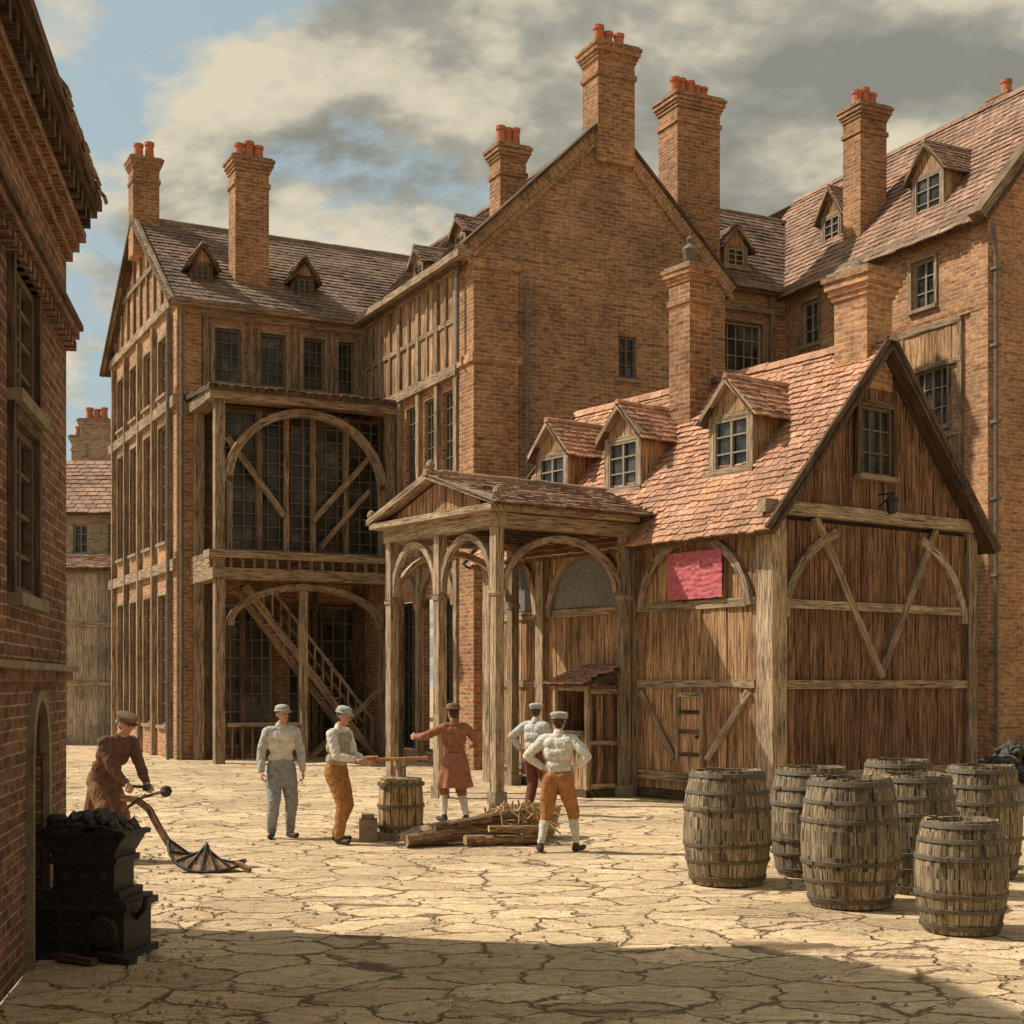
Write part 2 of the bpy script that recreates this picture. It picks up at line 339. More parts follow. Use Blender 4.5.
farc(t,HG,W/2,3.15,2.42,1.75,118,178,.16,-.02,.09,'timber',12); farc(t,HG,W/2,3.15,2.42,1.75,2,62,.16,-.02,.09,'timber',12)
fbeam(t,HG,(1.05,4.93),(2.78,2.2),.15,0,.085,'timber'); fbeam(t,HG,(4.3,4.93),(2.72,2.2),.15,0,.08,'timber')
fwin(g,HG,2.1,2.95,5.75,6.95,3,3,.14,.08,True,.05,'timberd',fm='framed')
for s in(-1,1):
    fbeam(t,HG,(W/2-s*(W/2+.38),ZE-.34),(W/2,ZA+.08),.15,.30,.36,'timberd')
    fbeam(t,HE,(W/2-s*(W/2+.38),ZE-.34),(W/2,ZA+.08),.15,.30,.36,'timberd')
k=(ZA-ZE)/(W/2); o=.34
def rp(a,s,dz=0): return HF.p(a,ZE+k*s+dz,-s)
r=g['roof']
tiles(r,rp(-.36,-o,.06),rp(LEN+.36,-o,.06),rp(LEN+.36,W/2,.06),rp(-.36,W/2,.06),'tileo',.17,.17)
bk=lambda a,s: HB.p(a,ZE+k*s+.06,-s)
tiles(r,bk(LEN+.36,-o),bk(-.36,-o),bk(-.36,W/2),bk(LEN+.36,W/2),'tileo',.25,.25)
ridge(r,rp(-.38,W/2,.1),rp(LEN+.38,W/2,.1),'tileo',.11,.38)
fbox(t,HF,.1,LEN+.3,ZE-.22,ZE-.02,-.02,.12,'timber','a')
for a in(3.385,6.18,8.05): fbox(t,HF,a-.12,a+.12,0,ZE-.23,-.02,.16,'timber','z')
for z,h in((2.02,.14),(3.4,.15)):
    for a0,a1 in((.36,3.24),(3.53,6.03),(6.33,7.9)): fbox(t,HF,a0-.06,a1+.03,z,z+h,-.02,.06,'timber','a')
for a0,a1 in((.36,3.24),(3.53,6.03),(6.33,7.9)):
    c=(a0+a1)/2; farc(t,HF,c,3.3,(a1-a0)/2-.05,1.35,5,175,.15,-.02,.11,'timber',16)
    fbox(t,HF,a0,a1,.34,.5,-.02,.08,'timber','a')
for c,ww in((4.78,1.05),(7.1,.65)):
    P=[(c-ww,3.58),(c+ww,3.58)]+[(c+ww*math.cos(math.radians(x)),3.58+.95*math.sin(math.radians(x))) for x in range(15,180,15)]
    fpoly(w,HF,P,.0,.035,'greyp')
fbox(t,HF,1.6,2.15,.5,1.85,0,.05,'plank','z')
for x in(1.52,2.15): fbox(t,HF,x,x+.08,.5,1.93,0,.085,'timber','z')
fbox(t,HF,1.6,2.15,1.85,1.93,0,.08,'timber','a')
for z in(.8,1.2,1.55): fbox(t,HF,1.6,2.15,z,z+.07,.04,.065,'timberd','a')
t.lathe(HF.p(1.68,1.15,.05),[(0,0),(.03,0),(.03,.04),(0,.05)],'iron',8,HF.n)
fbeam(t,HF,(3.2,1.95),(2.3,.75),.13,0,.07,'timber'); fbeam(t,HF,(.45,1.95),(1.45,.75),.13,0,.07,'timber')
for a in (1.68,4.66,6.95): dormer(g,HF,a,.75,1.1,5.92,6.95,7.55,2.0,'tileo')
chimney(g,3.56,28.0,d1,.72,.72,6.6,10.4,0,'brick',.9)
g['chimneys'].lathe(Vector((3.56,28.0,10.38)),[(.16,0),(.16,.08),(.1,.12),(.14,.28),(.17,.38),(.1,.46),(.05,.5),(.08,.6),(0,.68)],'lead',12)
chimney(g,6.3,25.12,d1,.9,.85,7.3,9.45,0,'brickl',1.25,neck=False)
g['chimneys'].lathe(Vector((6.2,25.05,9.43)),[(.16,0),(.13,.18),(0,.2)],'stone',10)
g.done()
lg=Grp('wall_lantern',HG.p(2.75,5.2,.15))
m=lg['bracket']; m.beam3(HG.p(2.6,5.42,.14),HG.p(2.6,5.42,.5),.03,.03,'iron'); m.beam3(HG.p(2.6,5.2,.14),HG.p(2.6,5.4,.42),.025,.025,'iron')
m=lg['lamp_body']; c=HG.p(2.6,5.06,.42)
m.lathe(c,[(0,0),(.07,0),(.11,.22),(.14,.23),(.05,.31),(.02,.33),(.02,.36),(0,.36)],'iron',6); lg.done()
cl=Grp('red_cloth_hanging',HF.p(1.7,4,.1)); m=cl['cloth']
na,nz=36,30
P=[[HF.p(1.0+1.38*i/na, 4.42-.84*j/nz+.006*math.sin(i*.5), .125+.006*math.sin(j*1.9+1.2*math.sin(i*.35))+.02*noise.noise(Vector((i*.25,j*.4,0)))) for i in range(na+1)] for j in range(nz+1)]
for j in range(nz):
    for i in range(na): m.face([P[j][i],P[j][i+1],P[j+1][i+1],P[j+1][i]],'pink',HF.n)
cl.done(('cloth',))
# ------------------------------------------------------------------ porch
C=(-.26,24.2); g=Grp('timber_porch',Vector((*C,0)))
PF=Fr(C,d1,neg(d2)); PR=Fr(C,d2,neg(d1)); PB=Fr(PF.p(3.51,0)[:2],d2,d1)
t=g['frame']; PL=3.51; PD=3.0
def post(F,a,s=.18,ztop=4.8,d=0):
    fbox(t,F,a-s/2,a+s/2,.22,ztop,-s/2+d,s/2+d,'timber','z'); fbox(t,F,a-s*.7,a+s*.7,0,.22,-s*.7+d,s*.7+d,'stone')
    fbox(t,F,a-s*.62,a+s*.62,3.62,3.72,-s*.62+d,s*.62+d,'timber','a')
for a in(0,1.81,3.51): post(PF,a)
post(PR,PD-.12)
post(PB,PD-.12)
for a0,a1 in((.07,1.74),(1.88,3.44)):
    c=(a0+a1)/2; farc(t,PF,c,3.72,(a1-a0)/2-.02,.98,2,178,.11,-.06,.06,'timber',14)
for F in(PR,PB):
    farc(t,F,(.1+PD-.25)/2,3.72,(PD-.4)/2,.95,2,178,.12,-.06,.06,'timber',16)
fbox(t,PF,-.12,3.63,4.8,5.06,-.12,.12,'timber','a')
fbox(t,PR,.12,PD+.1,4.8,5.04,-.11,.11,'timber','a'); fbox(t,PB,.12,PD+.1,4.8,5.04,-.11,.11,'timber','a')
fbox(t,PF,-.3,3.81,5.06,5.17,-.3,.34,'timber','a')
fbox(t,PR,.32,PD,5.06,5.16,-.3,.3,'timber','a')
for i in range(8): fbox(t,PF,.3+i*.42,.38+i*.42,4.92,5.03,-PD,-.13,'timberd','d')
PA=5.86; f=PF
fpoly(t,f,[(-.2,5.2),(3.71,5.2),(1.75,PA-.06)],.02,.06,'timberd',ZU)
planks(t,f,.35,1.75,5.22,lambda a:5.2+(PA-5.2)*(a+.2)/1.95-.1,.1,'plank',.14)
planks(t,f,1.75,3.15,5.22,lambda a:5.2+(PA-5.2)*(3.71-a)/1.95-.1,.1,'plank',.14)
fbeam(t,f,(-.36,5.2),(1.76,PA+.0),.11,.1,.36,'timber'); fbeam(t,f,(3.87,5.2),(1.74,PA+.0),.11,.1,.365,'timber')
for a in(-.36,1.75,3.87): t.lathe(f.p(a,5.2 if a!=1.75 else PA+.05,.25),[(.08,0),(.05,.06),(.09,.14),(.06,.22),(0,.26)],'stone',8)
r=g['roof']
tiles(r,f.p(-.42,5.18,.36),f.p(-.42,5.18,-PD-1.6),f.p(1.75,PA+.04,-PD-1.6),f.p(1.75,PA+.04,.36),'tiler',.2,.19,thick=.05)
tiles(r,f.p(3.92,5.18,-PD-1.6),f.p(3.92,5.18,.36),f.p(1.75,PA+.04,.36),f.p(1.75,PA+.04,-PD-1.6),'tiler',.2,.19,thick=.05)
ridge(r,f.p(1.75,PA+.07,.38),f.p(1.75,PA+.07,-PD-1.2),'tiler',.09,.35)
g.done()
# ------------------------------------------------------------------ hut
g=Grp('wooden_watch_hut',HF.p(4.0,0,.55)); m=g['body']; f=HF
fbox(m,f,3.55,4.5,0,.14,.2,1.06,'timberd','a')
for a in(3.55,4.42):
    for d in(.22,.96): fbox(m,f,a,a+.08,.14,2.1,d,d+.08,'timber','z')
planks(m,HF.sh(1.0),3.63,4.42,.14,1.15,0,'plank',.14)
planks(m,Fr(HF.p(3.58,0,1.0)[:2],d2,neg(d1)),0,.75,.14,2.05,0,'plank',.15)
planks(m,Fr(HF.p(4.47,0,1.0)[:2],d2,d1),0,.75,.14,2.05,0,'plank',.15)
planks(m,HF.sh(.28),3.63,4.42,.14,2.05,0,'plankd',.2)
fbox(m,f,3.63,4.42,1.13,1.22,.94,1.1,'timber','a'); fbox(m,f,3.63,4.42,1.95,2.1,.96,1.03,'timber','a')
sd=Fr(HF.p(3.55,0,1.0)[:2],d2,neg(d1))
for z in(.16,.95,1.9): fbox(m,sd,.03,.72,z,z+.09,.0,.045,'timber','a')
for x in(.1,.36,.6): fbox(m,sd,x,x+.06,.25,1.9,.0,.035,'timberd','z')
m2=g['roof']; tiles(m2,f.p(3.4,2.1,1.22),f.p(4.65,2.1,1.22),f.p(4.65,2.45,.12),f.p(3.4,2.45,.12),'tileo',.18,.18,thick=.07)
g.done()
RM={'timber':'timberm','frame':'framed'}
# ------------------------------------------------------------------ tall gabled brick building
A0=(-.9,34); AW=7.35; ZEA=12.7; ZAA=16.2; WL=7.56
g=Grp('brick_gabled_building',Vector((*A0,0)),RM)
GF=Fr(A0,e2,neg(e1)); WF=Fr(A0,e1,neg(e2)); AB=Fr(GF.p(AW,0)[:2],e1,e2)
w=g['walls']; t=g['timber_frame']
ops=[(4.05,4.6,9.9,11.0)]
fwall(w,GF,0,AW,0,ZEA,ops,'brickg'); fwin(g,GF,*ops[0],2,3)
fpoly(w,GF,[(0,ZEA),(AW,ZEA),(AW/2,ZAA)],-.4,0,'brickg')
fwall(w,AB,0,14,0,ZEA,[],'brickg')
for s in(-1,1):
    fbeam(w,GF,(AW/2-s*(AW/2+.25),ZEA-.1),(AW/2,ZAA+.14),.3,-.45,.07,'brickg')
    fbeam(w,GF,(AW/2-s*(AW/2+.33),ZEA+.0),(AW/2,ZAA+.32),.08,-.5,.13,'timberd')
    fbeam(w,GF,(AW/2-s*(AW/2+.2),ZEA-.35),(AW/2,ZAA-.12),.1,0,.1,'brickg')
for z in(9.9,5.6): fbox(w,GF,-.12,1.25,z,z+.22,-.05,.12,'brickl'); fbox(w,WF,-.0,.85,z,z+.22,-.05,.12,'brickl')
fbox(w,GF,-.16,1.2,12.2,12.4,-.05,.1,'brickl')
fbox(w,GF,-.03,1.15,0,12.2,-.02,.06,'brick'); fbox(w,WF,-.055,.8,0,12.2,-.02,.06,'brick')
wops=[(1.15,1.95,7.0,9.5),(2.35,3.15,7.0,9.5),(3.6,4.4,7.0,9.5),(5.0,5.8,7.0,9.5),(1.1,3.2,.3,4.3),(3.7,5.6,.3,4.3)]
fwall(w,WF,0,WL,0,ZEA,wops,'brick')
for o in wops[:4]: fwin(g,WF,*o,3,6)
for o in wops[4:]: fwin(g,WF,*o,6,6,rev=.35,sill=False)
for a in(.95,2.15,3.38,4.7,6.1,7.3): fbox(t,WF,a-.1,a+.1,0,ZEA-.2,-.03,.12,'timber','z')
for z,h in((9.75,.26),(6.2,.3),(12.3,.26),(5.2,.2)): fbox(t,WF,.84,WL,z,z+h,-.03,.16,'timber','a')
a=.95
for b in(2.15,3.38,4.7,6.1,7.3):
    planks(t,WF,a+.11,b-.11,10.05,12.3,.04,'plank',.2)
    fbox(t,WF,a+.1,b-.1,11.1,11.22,.0,.1,'timber','a')
    fbox(t,WF,(a+b)/2-.05,(a+b)/2+.05,10.05,12.3,.0,.105,'timber','z'); a=b
for a,b in((.95,3.38),(3.38,6.1)): farc(t,WF,(a+b)/2,4.0,(b-a)/2-.15,1.1,3,177,.2,-.03,.12,'timber',14)
kA=(ZAA-ZEA)/(AW/2)
ap=lambda u,s,dz=.05: WF.p(u,ZEA+kA*s+dz,-s)
tiles(g['roof'],ap(.35,-.35),ap(WL+5.2,-.35),ap(WL+5.2,AW/2),ap(.35,AW/2),'tileb',.25,.26)
br=lambda u,s: AB.p(u,ZEA+kA*s+.05,-s)
tiles(g['roof'],br(14,-.3),br(.35,-.3),br(.35,AW/2),br(14,AW/2),'tileb',.3,.3)
ridge(g['roof'],ap(.4,AW/2,.1),ap(14,AW/2,.1),'tileb',.13,.5)
fbox(t,WF,-.1,WL,ZEA-.3,ZEA-.12,.1,.5,'timber','a')
m=g['drainpipes']
m.tube([GF.p(1.35,0,.16),GF.p(1.35,12.0,.16)],.05,'lead')
m.tube([WF.p(.55,10,.22),WF.p(.55,12.3,.22)],.05,'lead')
for z in np.arange(1,12,2.): fbox(m,GF,1.27,1.43,z,z+.06,0,.24,'lead')
chimney(g,2.38+.1,35.64+.3,e2,1.3,1.0,15.3,18.35,3,'brick',1.1)
chimney(g,-.11,36.4,e2,.9,.8,13.5,16.0,3,'brick')
chimney(g,4.96,39.2,e2,1.7,1.2,9,18.4,5,'brick',1.1)
for u,s in((2.2,.6),(5.0,.6)):
    dormer(g,WF,u,s,.7,ZEA+kA*s+.05,ZEA+kA*s+.5,ZEA+kA*s+.85,1.2,'tileb')
g.done()
# ------------------------------------------------------------------ left hall
L0=(-9.14,38.33); LW=5.44; LD=9.45; ZAL=16.1
g=Grp('brick_hall_building',Vector((*L0,0)),RM)
LF=Fr(L0,e2,neg(e1)); LL=Fr(L0,e1,neg(e2)); w=g['walls']; t=g['timber_frame']
ops=[(1.0,1.75,10.45,11.95),(2.3,3.05,10.45,11.95),(3.55,4.2,10.45,11.95),(4.6,5.1,10.45,11.95)]
fwall(w,LF,0,LW+.2,0,ZEA,ops,'brick')
for o in ops: fwin(g,LF,*o,3,4,surround='timber')
for z,h in((12.2,.3),(10.0,.25)): fbox(t,LF,.6,LW,z,z+h,-.03,.14,'timber','a')
for a in(.75,2.02,3.3,4.4,5.3): fbox(t,LF,a-.07,a+.07,10.25,12.2,-.03,.1,'timber','z')
for z in(10.0,5.5): fbox(w,LF,-.1,.62,z,z+.2,-.03,.1,'brickl')
fbox(w,LF,-.04,.62,0,ZEA-.1,-.02,.05,'brickl')
ops=[]
for i in range(4):
    a=1.3+i*2.0
    ops+= [(a,a+1.0,.9,4.6),(a,a+1.0,6.1,9.4),(a,a+1.0,10.3,11.9)]
fwall(w,LL,0,LD,0,ZEA,ops,'brickl')
for o in ops: fwin(g,LL,*o,4,6 if o[3]-o[2]>2.5 else 3,surround='timber')
for z in(5.2,9.7): fbox(t,LL,.0,LD,z,z+.3,-.03,.13,'timber','a')
for i in range(5): fbox(t,LL,.75+i*2-.08,.75+i*2+.08,0,12.4,-.03,.15,'timber','z')
fpoly(w,LL,[(0,ZEA),(LD,ZEA),(LD/2,ZAL)],-.4,0,'brickl')
for i in range(9):
    a=.9+i*.95; h=(ZAL-ZEA)*(1-abs(a-LD/2)/(LD/2)); fbox(t,LL,a-.06,a+.06,ZEA,ZEA+h-.15,-.02,.08,'timber','z')
fbox(t,LL,0,LD,ZEA-.15,ZEA+.1,-.02,.12,'timber','a'); fbox(t,LL,2.2,LD-2.2,14.2,14.35,-.02,.1,'timber','a')
for s in(-1,1):
    fbeam(t,LL,(LD/2-s*(LD/2+.35),ZEA-.25),(LD/2,ZAL+.1),.24,.2,.3,'timber')
kL=(ZAL-ZEA)/(LD/2)
lp=lambda a,s,dz=.06: LF.p(a,ZEA+kL*s+dz,-s)
tiles(g['roof'],lp(-.35,-.4),lp(LW+AW/2,-.4),lp(LW+AW/2,LD/2),lp(-.35,LD/2),'tileb',.26,.26)
lb=lambda a,s: LF.p(a,ZEA+kL*s+.06,-(LD-s))
tiles(g['roof'],lb(LW+AW/2,-.4),lb(-.35,-.4),lb(-.35,LD/2),lb(LW+AW/2,LD/2),'tileb',.35,.35)
ridge(g['roof'],lp(-.35,LD/2,.1),lp(LW+AW/2,LD/2,.1),'tileb',.14,.5)
fbox(t,LF,-.3,LW-.1,ZEA-.32,ZEA-.15,.05,.42,'timber','a')
chimney(g,-11.2,42.6,e2,.95,.85,15,18.0,2,'brick',.9)
chimney(g,-7.66,40.74,e2,1.2,.9,13.2,17.3,3,'brick',1.1)
for a in(.9,3.9): dormer(g,LF,a,.9,.6,ZEA+kL*.9+.1,ZEA+kL*.9+.65,ZEA+kL*.9+1.1,1.8,'tileb','timberd')
m=g['drainpipes']; m.tube([LF.p(.05,0,.2),LF.p(.05,12.3,.2)],.05,'lead'); m.tube([LL.p(.15,0,.25),LL.p(.15,12.3,.25)],.05,'lead')
g.done()
# ------------------------------------------------------------------ loggia
O=(-7.62,36.4); QL=4.9; g=Grp('timber_loggia',Vector((*O,0)),RM)
F=Fr(O,e2,neg(e1)); S=Fr(O,e1,neg(e2)); t=g['frame']
for a in(0,QL-.15): fbox(t,F,a-.13,a+.13,0,9.5,-.13,.13,'timber','z')
fbox(t,S,2.0,2.25,0,9.5,-.12,.12,'timber','z')
fbox(t,F,-.3,QL+.1,9.46,9.76,-.28,.28,'timber','a'); fbox(t,S,.28,2.4,9.46,9.74,-.2,.28,'timber','a')
fbox(t,F,-.22,QL+.05,4.8,5.1,-.2,.22,'timber','a'); fbox(t,F,-.35,QL+.05,5.35,5.55,-.25,.35,'timber','a'); fbox(t,S,.2,2.4,4.8,5.53,-.18,.2,'timber','a')
fbox(t,F,0,QL,5.1,5.35,-.1,.08,'timberd','a')
for i in range(15): fbox(t,F,.25+i*.31,.33+i*.31,5.1,5.35,.08,.14,'timber','z')
farc(t,F,QL/2-.07,7.35,QL/2-.3,1.95,0,180,.2,-.1,.12,'timber',24)
for c in(.25,QL-.38): fbox(t,F,c-.08,c+.08,5.55,7.5,-.1,.12,'timber','z')
farc(t,F,QL/2-.07,3.6,QL/2-.35,1.05,0,180,.17,-.1,.12,'timber',20)
fbox(t,F,2.2,2.38,0,4.75,-.12,.1,'timber','z')
fwin(g,F,.2,QL-.1,5.6,9.4,14,11,-.7,.05,False,.1,bar=.035)
for a in(1.25,2.0,2.75,3.7): fbox(t,F,a-.07,a+.07,5.55,9.4,-.7,-.55,'timber','z')
fbeam(t,F,(.35,8.6),(1.9,6.6),.14,-.53,-.42,'timber'); fbeam(t,F,(4.5,8.5),(2.7,6.5),.14,-.53,-.42,'timber'); fbeam(t,F,(2.9,5.8),(4.3,7.4),.12,-.41,-.33,'timber')
fbox(t,F,.1,QL,5.3,5.5,-2.3,-.25,'plankd','d')
r=g['roof']
tiles(r,F.p(-.35,9.78,.36),F.p(QL+.1,9.78,.36),F.p(QL+.1,9.95,-2.35),F.p(-.35,9.95,-2.35),'tileb',.3,.3)
fwin(g,F,.3,2.1,.3,4.3,6,8,-2.2,.05,False,.1,bar=.04); fwin(g,F,2.5,4.6,.3,4.3,6,8,-2.2,.05,False,.1,bar=.04)
for a in(.2,1.2,3.3,4.5): fbox(t,F,a-.07,a+.07,0,4.8,-2.1,-2.0,'timberd','z')
fbeam(t,F,(2.5,.1),(4.6,2.0),.13,-.1,.0,'timber')
fbox(t,F,.2,2.2,.95,1.05,-.05,.05,'timber','a')
for i in range(7): fbox(t,F,.35+i*.27,.4+i*.27,.1,.95,-.03,.03,'timberd','z')
m=g['staircase']
for i in range(16):
    z=4.6-i*.29; a=1.0+i*.23; fbox(m,F,a,a+.27,z-.04,z,-1.7,-.8,'timber','a')
for d in(-1.75,-.78): fbeam(m,F,(.9,4.7),(4.6,.05),.2,d,d+.05,'timber'); fbeam(m,F,(1.2,5.2),(4.6,1.0),.08,d,d+.05,'timber')
for i in range(14): fbox(m,F,1.4+i*.24,1.44+i*.24,4.2-i*.295,5.0-i*.295,-.77,-.74,'timber','z')
g.done()
# ------------------------------------------------------------------ right building
R0=(11.22,33); RL=7.7; ZR=13.35; ZRR=17.5; RD=7.0
g=Grp('brick_terrace_building',Vector((*R0,0)),{'timber':'timberm'})
RF=Fr(R0,e1,neg(e2)); RE=Fr(R0,e2,neg(e1)); w=g['walls']; t=g['timber_frame']
ops=[(1.75,2.55,11.45,12.65),(6.2,6.95,11.5,12.7),(1.3,2.5,8.4,9.9),(5.9,7.0,8.4,9.8),(1.3,2.4,4.6,6.4)]
fwall(w,RF,0,14,0,ZR,ops,'brickl')
for o in ops: fwin(g,RF,*o,2 if o[1]-o[0]<.9 else 4,3,surround='timber')
fwall(w,RE,0,RD,0,ZR,[(2.5,3.4,8.4,10.2)],'brickl'); fwin(g,RE,2.5,3.4,8.4,10.2)
fpoly(w,RE,[(0,ZR),(RD,ZR),(RD/2,ZRR)],-.4,0,'brickl')
fbeam(w,RE,(-.45,ZR-.35),(RD/2,ZRR+.1),.26,-.1,.3,'timberm'); fbeam(w,RE,(RD+.45,ZR-.35),(RD/2,ZRR+.1),.26,-.1,.3,'timberm')
fbox(w,RF,0,RL,10.95,11.07,0,.07,'brick')
planks(t,RF,.9,3.6,9.95,10.82,.04,'plank',.3); planks(t,RF,.9,3.6,7.2,8.15,.04,'plank',.3)
for z in(9.86,10.82,8.1): fbox(t,RF,.8,3.7,z,z+.13,-.02,.09,'timber','a')
for a in(.85,2.85,3.62): fbox(t,RF,a-.07,a+.07,4,10.86,-.02,.08,'timber','z')
fbox(t,RF,-.1,RL,ZR-.3,ZR-.08,0,.25,'stone','a')
fbox(w,RF,-.04,.5,0,ZR-.3,-.02,.06,'brickl'); fbox(w,RE,-.061,.45,0,ZR-.4,-.02,.055,'brickl')
kR=(ZRR-ZR)/(RD/2); rr=lambda u,s,dz=.06: RF.p(u,ZR+kR*s+dz,-s)
tiles(g['roof'],rr(-.3,-.35),rr(RL+4,-.35),rr(RL+4,RD/2),rr(-.3,RD/2),'tiler',.24,.25)
rb=lambda u,s: RF.p(u,ZR+kR*s+.06,-(RD-s))
tiles(g['roof'],rb(RL+6,-.35),rb(-.3,-.35),rb(-.3,RD/2),rb(RL+6,RD/2),'tiler',.35,.35)
ridge(g['roof'],rr(-.3,RD/2,.1),rr(RL+4,RD/2,.1),'tiler',.13,.5)
dormer(g,RF,2.6,.55,1.15,13.98,15.1,15.8,2.2,'tiler')
dormer(g,RF,6.9,1.0,.9,14.6,15.4,16.1,1.8,'tiler')
chimney(g,9.7,38.5,e2,1.1,.9,13.8,17.9,3,'brick',1.05)
chimney(g,13.3,37.6,e2,.8,.8,16,17.85,1,'brick',.6,.4)
m=g['drainpipes']; m.tube([RE.p(.06,0,.2),RE.p(.06,12.2,.2),RE.p(-.15,12.8,.3)],.055,'lead')
for z in np.arange(1,12,1.8): fbox(m,RE,-.03,.15,z,z+.07,0,.29,'lead')
m.tube([RF.p(4.6,0,.12),RF.p(4.6,12.9,.12)],.05,'lead')
X0=(5.0,38.5); XF=Fr(X0,e2,neg(e1))
ops=[(.9,2.3,10.8,12.2)]
fwall(w,XF,0,3.2,0,ZR,ops,'brick'); fwin(g,XF,*ops[0],5,3,surround='timber')
for a in(.6,2.6): fbox(t,XF,a-.08,a+.08,8,13,-.02,.1,'timber','z')
for z in(10.4,12.5): fbox(t,XF,0,3.0,z,z+.2,-.02,.12,'timber','a')
fbox(t,XF,0,3.1,ZR-.3,ZR-.1,0,.25,'stone','a')
kx=(16.6-ZR)/3.5; xr=lambda a,s: XF.p(a,ZR+kx*s+.05,-s)
tiles(g['roof'],xr(-1,-.3),xr(5.5,-.3),xr(5.5,3.5),xr(-1,3.5),'tileb',.25,.25)
ridge(g['roof'],xr(-2.5,3.5),xr(6,3.5),'tileb',.12,.5)
dormer(g,XF,1.7,.4,.8,13.9,14.5,15.0,1.4,'tileb')
g.done()
# ------------------------------------------------------------------ near-left townhouse
N0=(-3.9,12.25); nu=nrm(.174,-.985); nn=(.985,.174)
g=Grp('brick_townhouse',Vector((*N0,0)))
NF=Fr(N0,nu,nn); NE=Fr(N0,neg(nn),neg(nu)); w=g['walls']
ops=[(1.75,2.75,2.72,3.9),(1.75,2.75,4.1,5.0),(4.2,5.1,2.6,4.0),(4.2,5.1,4.3,5.0),(1.3,2.0,0.02,1.95)]
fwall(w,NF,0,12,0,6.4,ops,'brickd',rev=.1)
for o in ops[:4]: fwin(g,NF,*o,2,4,fw=.06,rev=.07,bar=.03,surround='timberd',fm='framed')
fwall(w,NE,0,6,0,6.4,[],'brickd')
D=g['door']; fbox(D,NF,1.3,2.0,.02,1.95,-.1,-.06,'plankd','z')
farc(D,NF,1.65,1.55,.38,.46,0,180,.09,-.02,.05,'stone',12); fbox(D,NF,1.21,1.3,0,1.55,-.02,.05,'stone','z'); fbox(D,NF,2.0,2.09,0,1.55,-.02,.05,'stone','z')
for s in(0,1):
    P=[(1.3,1.955),(1.3,1.55)]+[(1.65-.35*math.cos(math.radians(x)),1.55+.4*math.sin(math.radians(x))) for x in(30,60,90)]
    if s: P=[(3.3-a,z) for a,z in P]
    fpoly(D,NF,P,-.058,-.003,'brickd')
def ledge(z,e=.1,h=.1,mat='stone'): fbox(w,NF,-e,12,z,z+h,-.02,e,mat); fbox(w,NE,.02,6,z,z+h,-.02,e-.004,mat)
ledge(2.12,.05,.08,'brickd'); ledge(2.2,.09,.05); ledge(5.05,.05,.08,'brickd'); ledge(5.13,.1,.08,'brickd'); ledge(5.21,.13,.05,'timberd')
for i in range(50): fbox(w,NF,.02+i*.2,.12+i*.2,5.0,5.08,0,.09,'brickd')
ledge(5.8,.05,.1,'brickd'); ledge(5.9,.1,.1,'brickd'); ledge(6.0,.15,.08,'brickd')
for i in range(40): fbox(w,NF,-.05+i*.26,.05+i*.26,6.1,6.24,.0,.2,'timberd','d')
fbox(w,NF,-.2,12,6.24,6.31,-.1,.24,'timberd','a'); fbox(w,NF,-.22,12,6.31,6.4,-.1,.28,'timberd','a')
P=lambda a,s: NF.p(a,6.4+s*1.6,.26-s)
tiles(g['roof'],P(2.28,0),P(-.18,0),P(-.18,2.6),P(2.28,2.6),'tileb',.2,.2)
fpoly(w,NE,[(0,6.38),(5.2,6.38),(2.6,10.3)],-.3,0,'brickd')
TB=NF.sh(-.02,2.28); fwall(w,TB,0,12,6.4,11.0,[(.6,1.4,7.4,9.2),(3.5,4.4,7.4,9.2)],'brickd'); fwin(g,TB,.6,1.4,7.4,9.2,2,4); fwin(g,TB,3.5,4.4,7.4,9.2,2,4)  # upper block added tall to cast foreground shade; only its foot is in view
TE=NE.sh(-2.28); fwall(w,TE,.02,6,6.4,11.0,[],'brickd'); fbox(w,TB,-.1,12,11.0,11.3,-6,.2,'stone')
g.done()
# ------------------------------------------------------------------ distant buildings
def simple_bld(name,o,u,n,Ln,Dp,ze,za,wm,rm,wins,chim=()):
    g=Grp(name,Vector((*o,0))); F=Fr(o,u,n); v=F.n*-1
    fwall(g['walls'],F,0,Ln,0,ze,wins,wm)
    for q in wins: fwin(g,F,*q,2,3)
    S1=Fr(o,(v.x,v.y),neg(u)); S2=Fr(F.p(Ln,0)[:2],(v.x,v.y),u); B=Fr(F.p(0,0,-Dp)[:2],u,neg(n))
    for s in(S1,S2): fwall(g['walls'],s,0,Dp,0,ze,[],wm); fpoly(g['walls'],s,[(0,ze),(Dp,ze),(Dp/2,za)],-.3,0,wm)
    fwall(g['walls'],B,0,Ln,0,ze,[],wm); kk=(za-ze)/(Dp/2)
    tiles(g['roof'],F.p(-.3,ze-.3*kk,.3),F.p(Ln+.3,ze-.3*kk,.3),F.p(Ln+.3,za,-Dp/2),F.p(-.3,za,-Dp/2),rm,.35,.4)
    tiles(g['roof'],B.p(Ln+.3,ze-.3*kk,.3),B.p(-.3,ze-.3*kk,.3),B.p(-.3,za,-Dp/2),B.p(Ln+.3,za,-Dp/2),rm,.35,.4)
    for c in chim: chimney(g,*c)
    g.done()
simple_bld('brick_cottage_row',(-18.2,52),(1,0),(0,-1),5.5,7,8.6,10.9,'brickf','tiler',[(.6+i*1.3,1.15+i*1.3,z,z+1.1) for i in range(4) for z in(4.6,6.9)],[(-16.9,57,(1,0),1.3,1.0,8,12.8,3,'brickf',1.)])
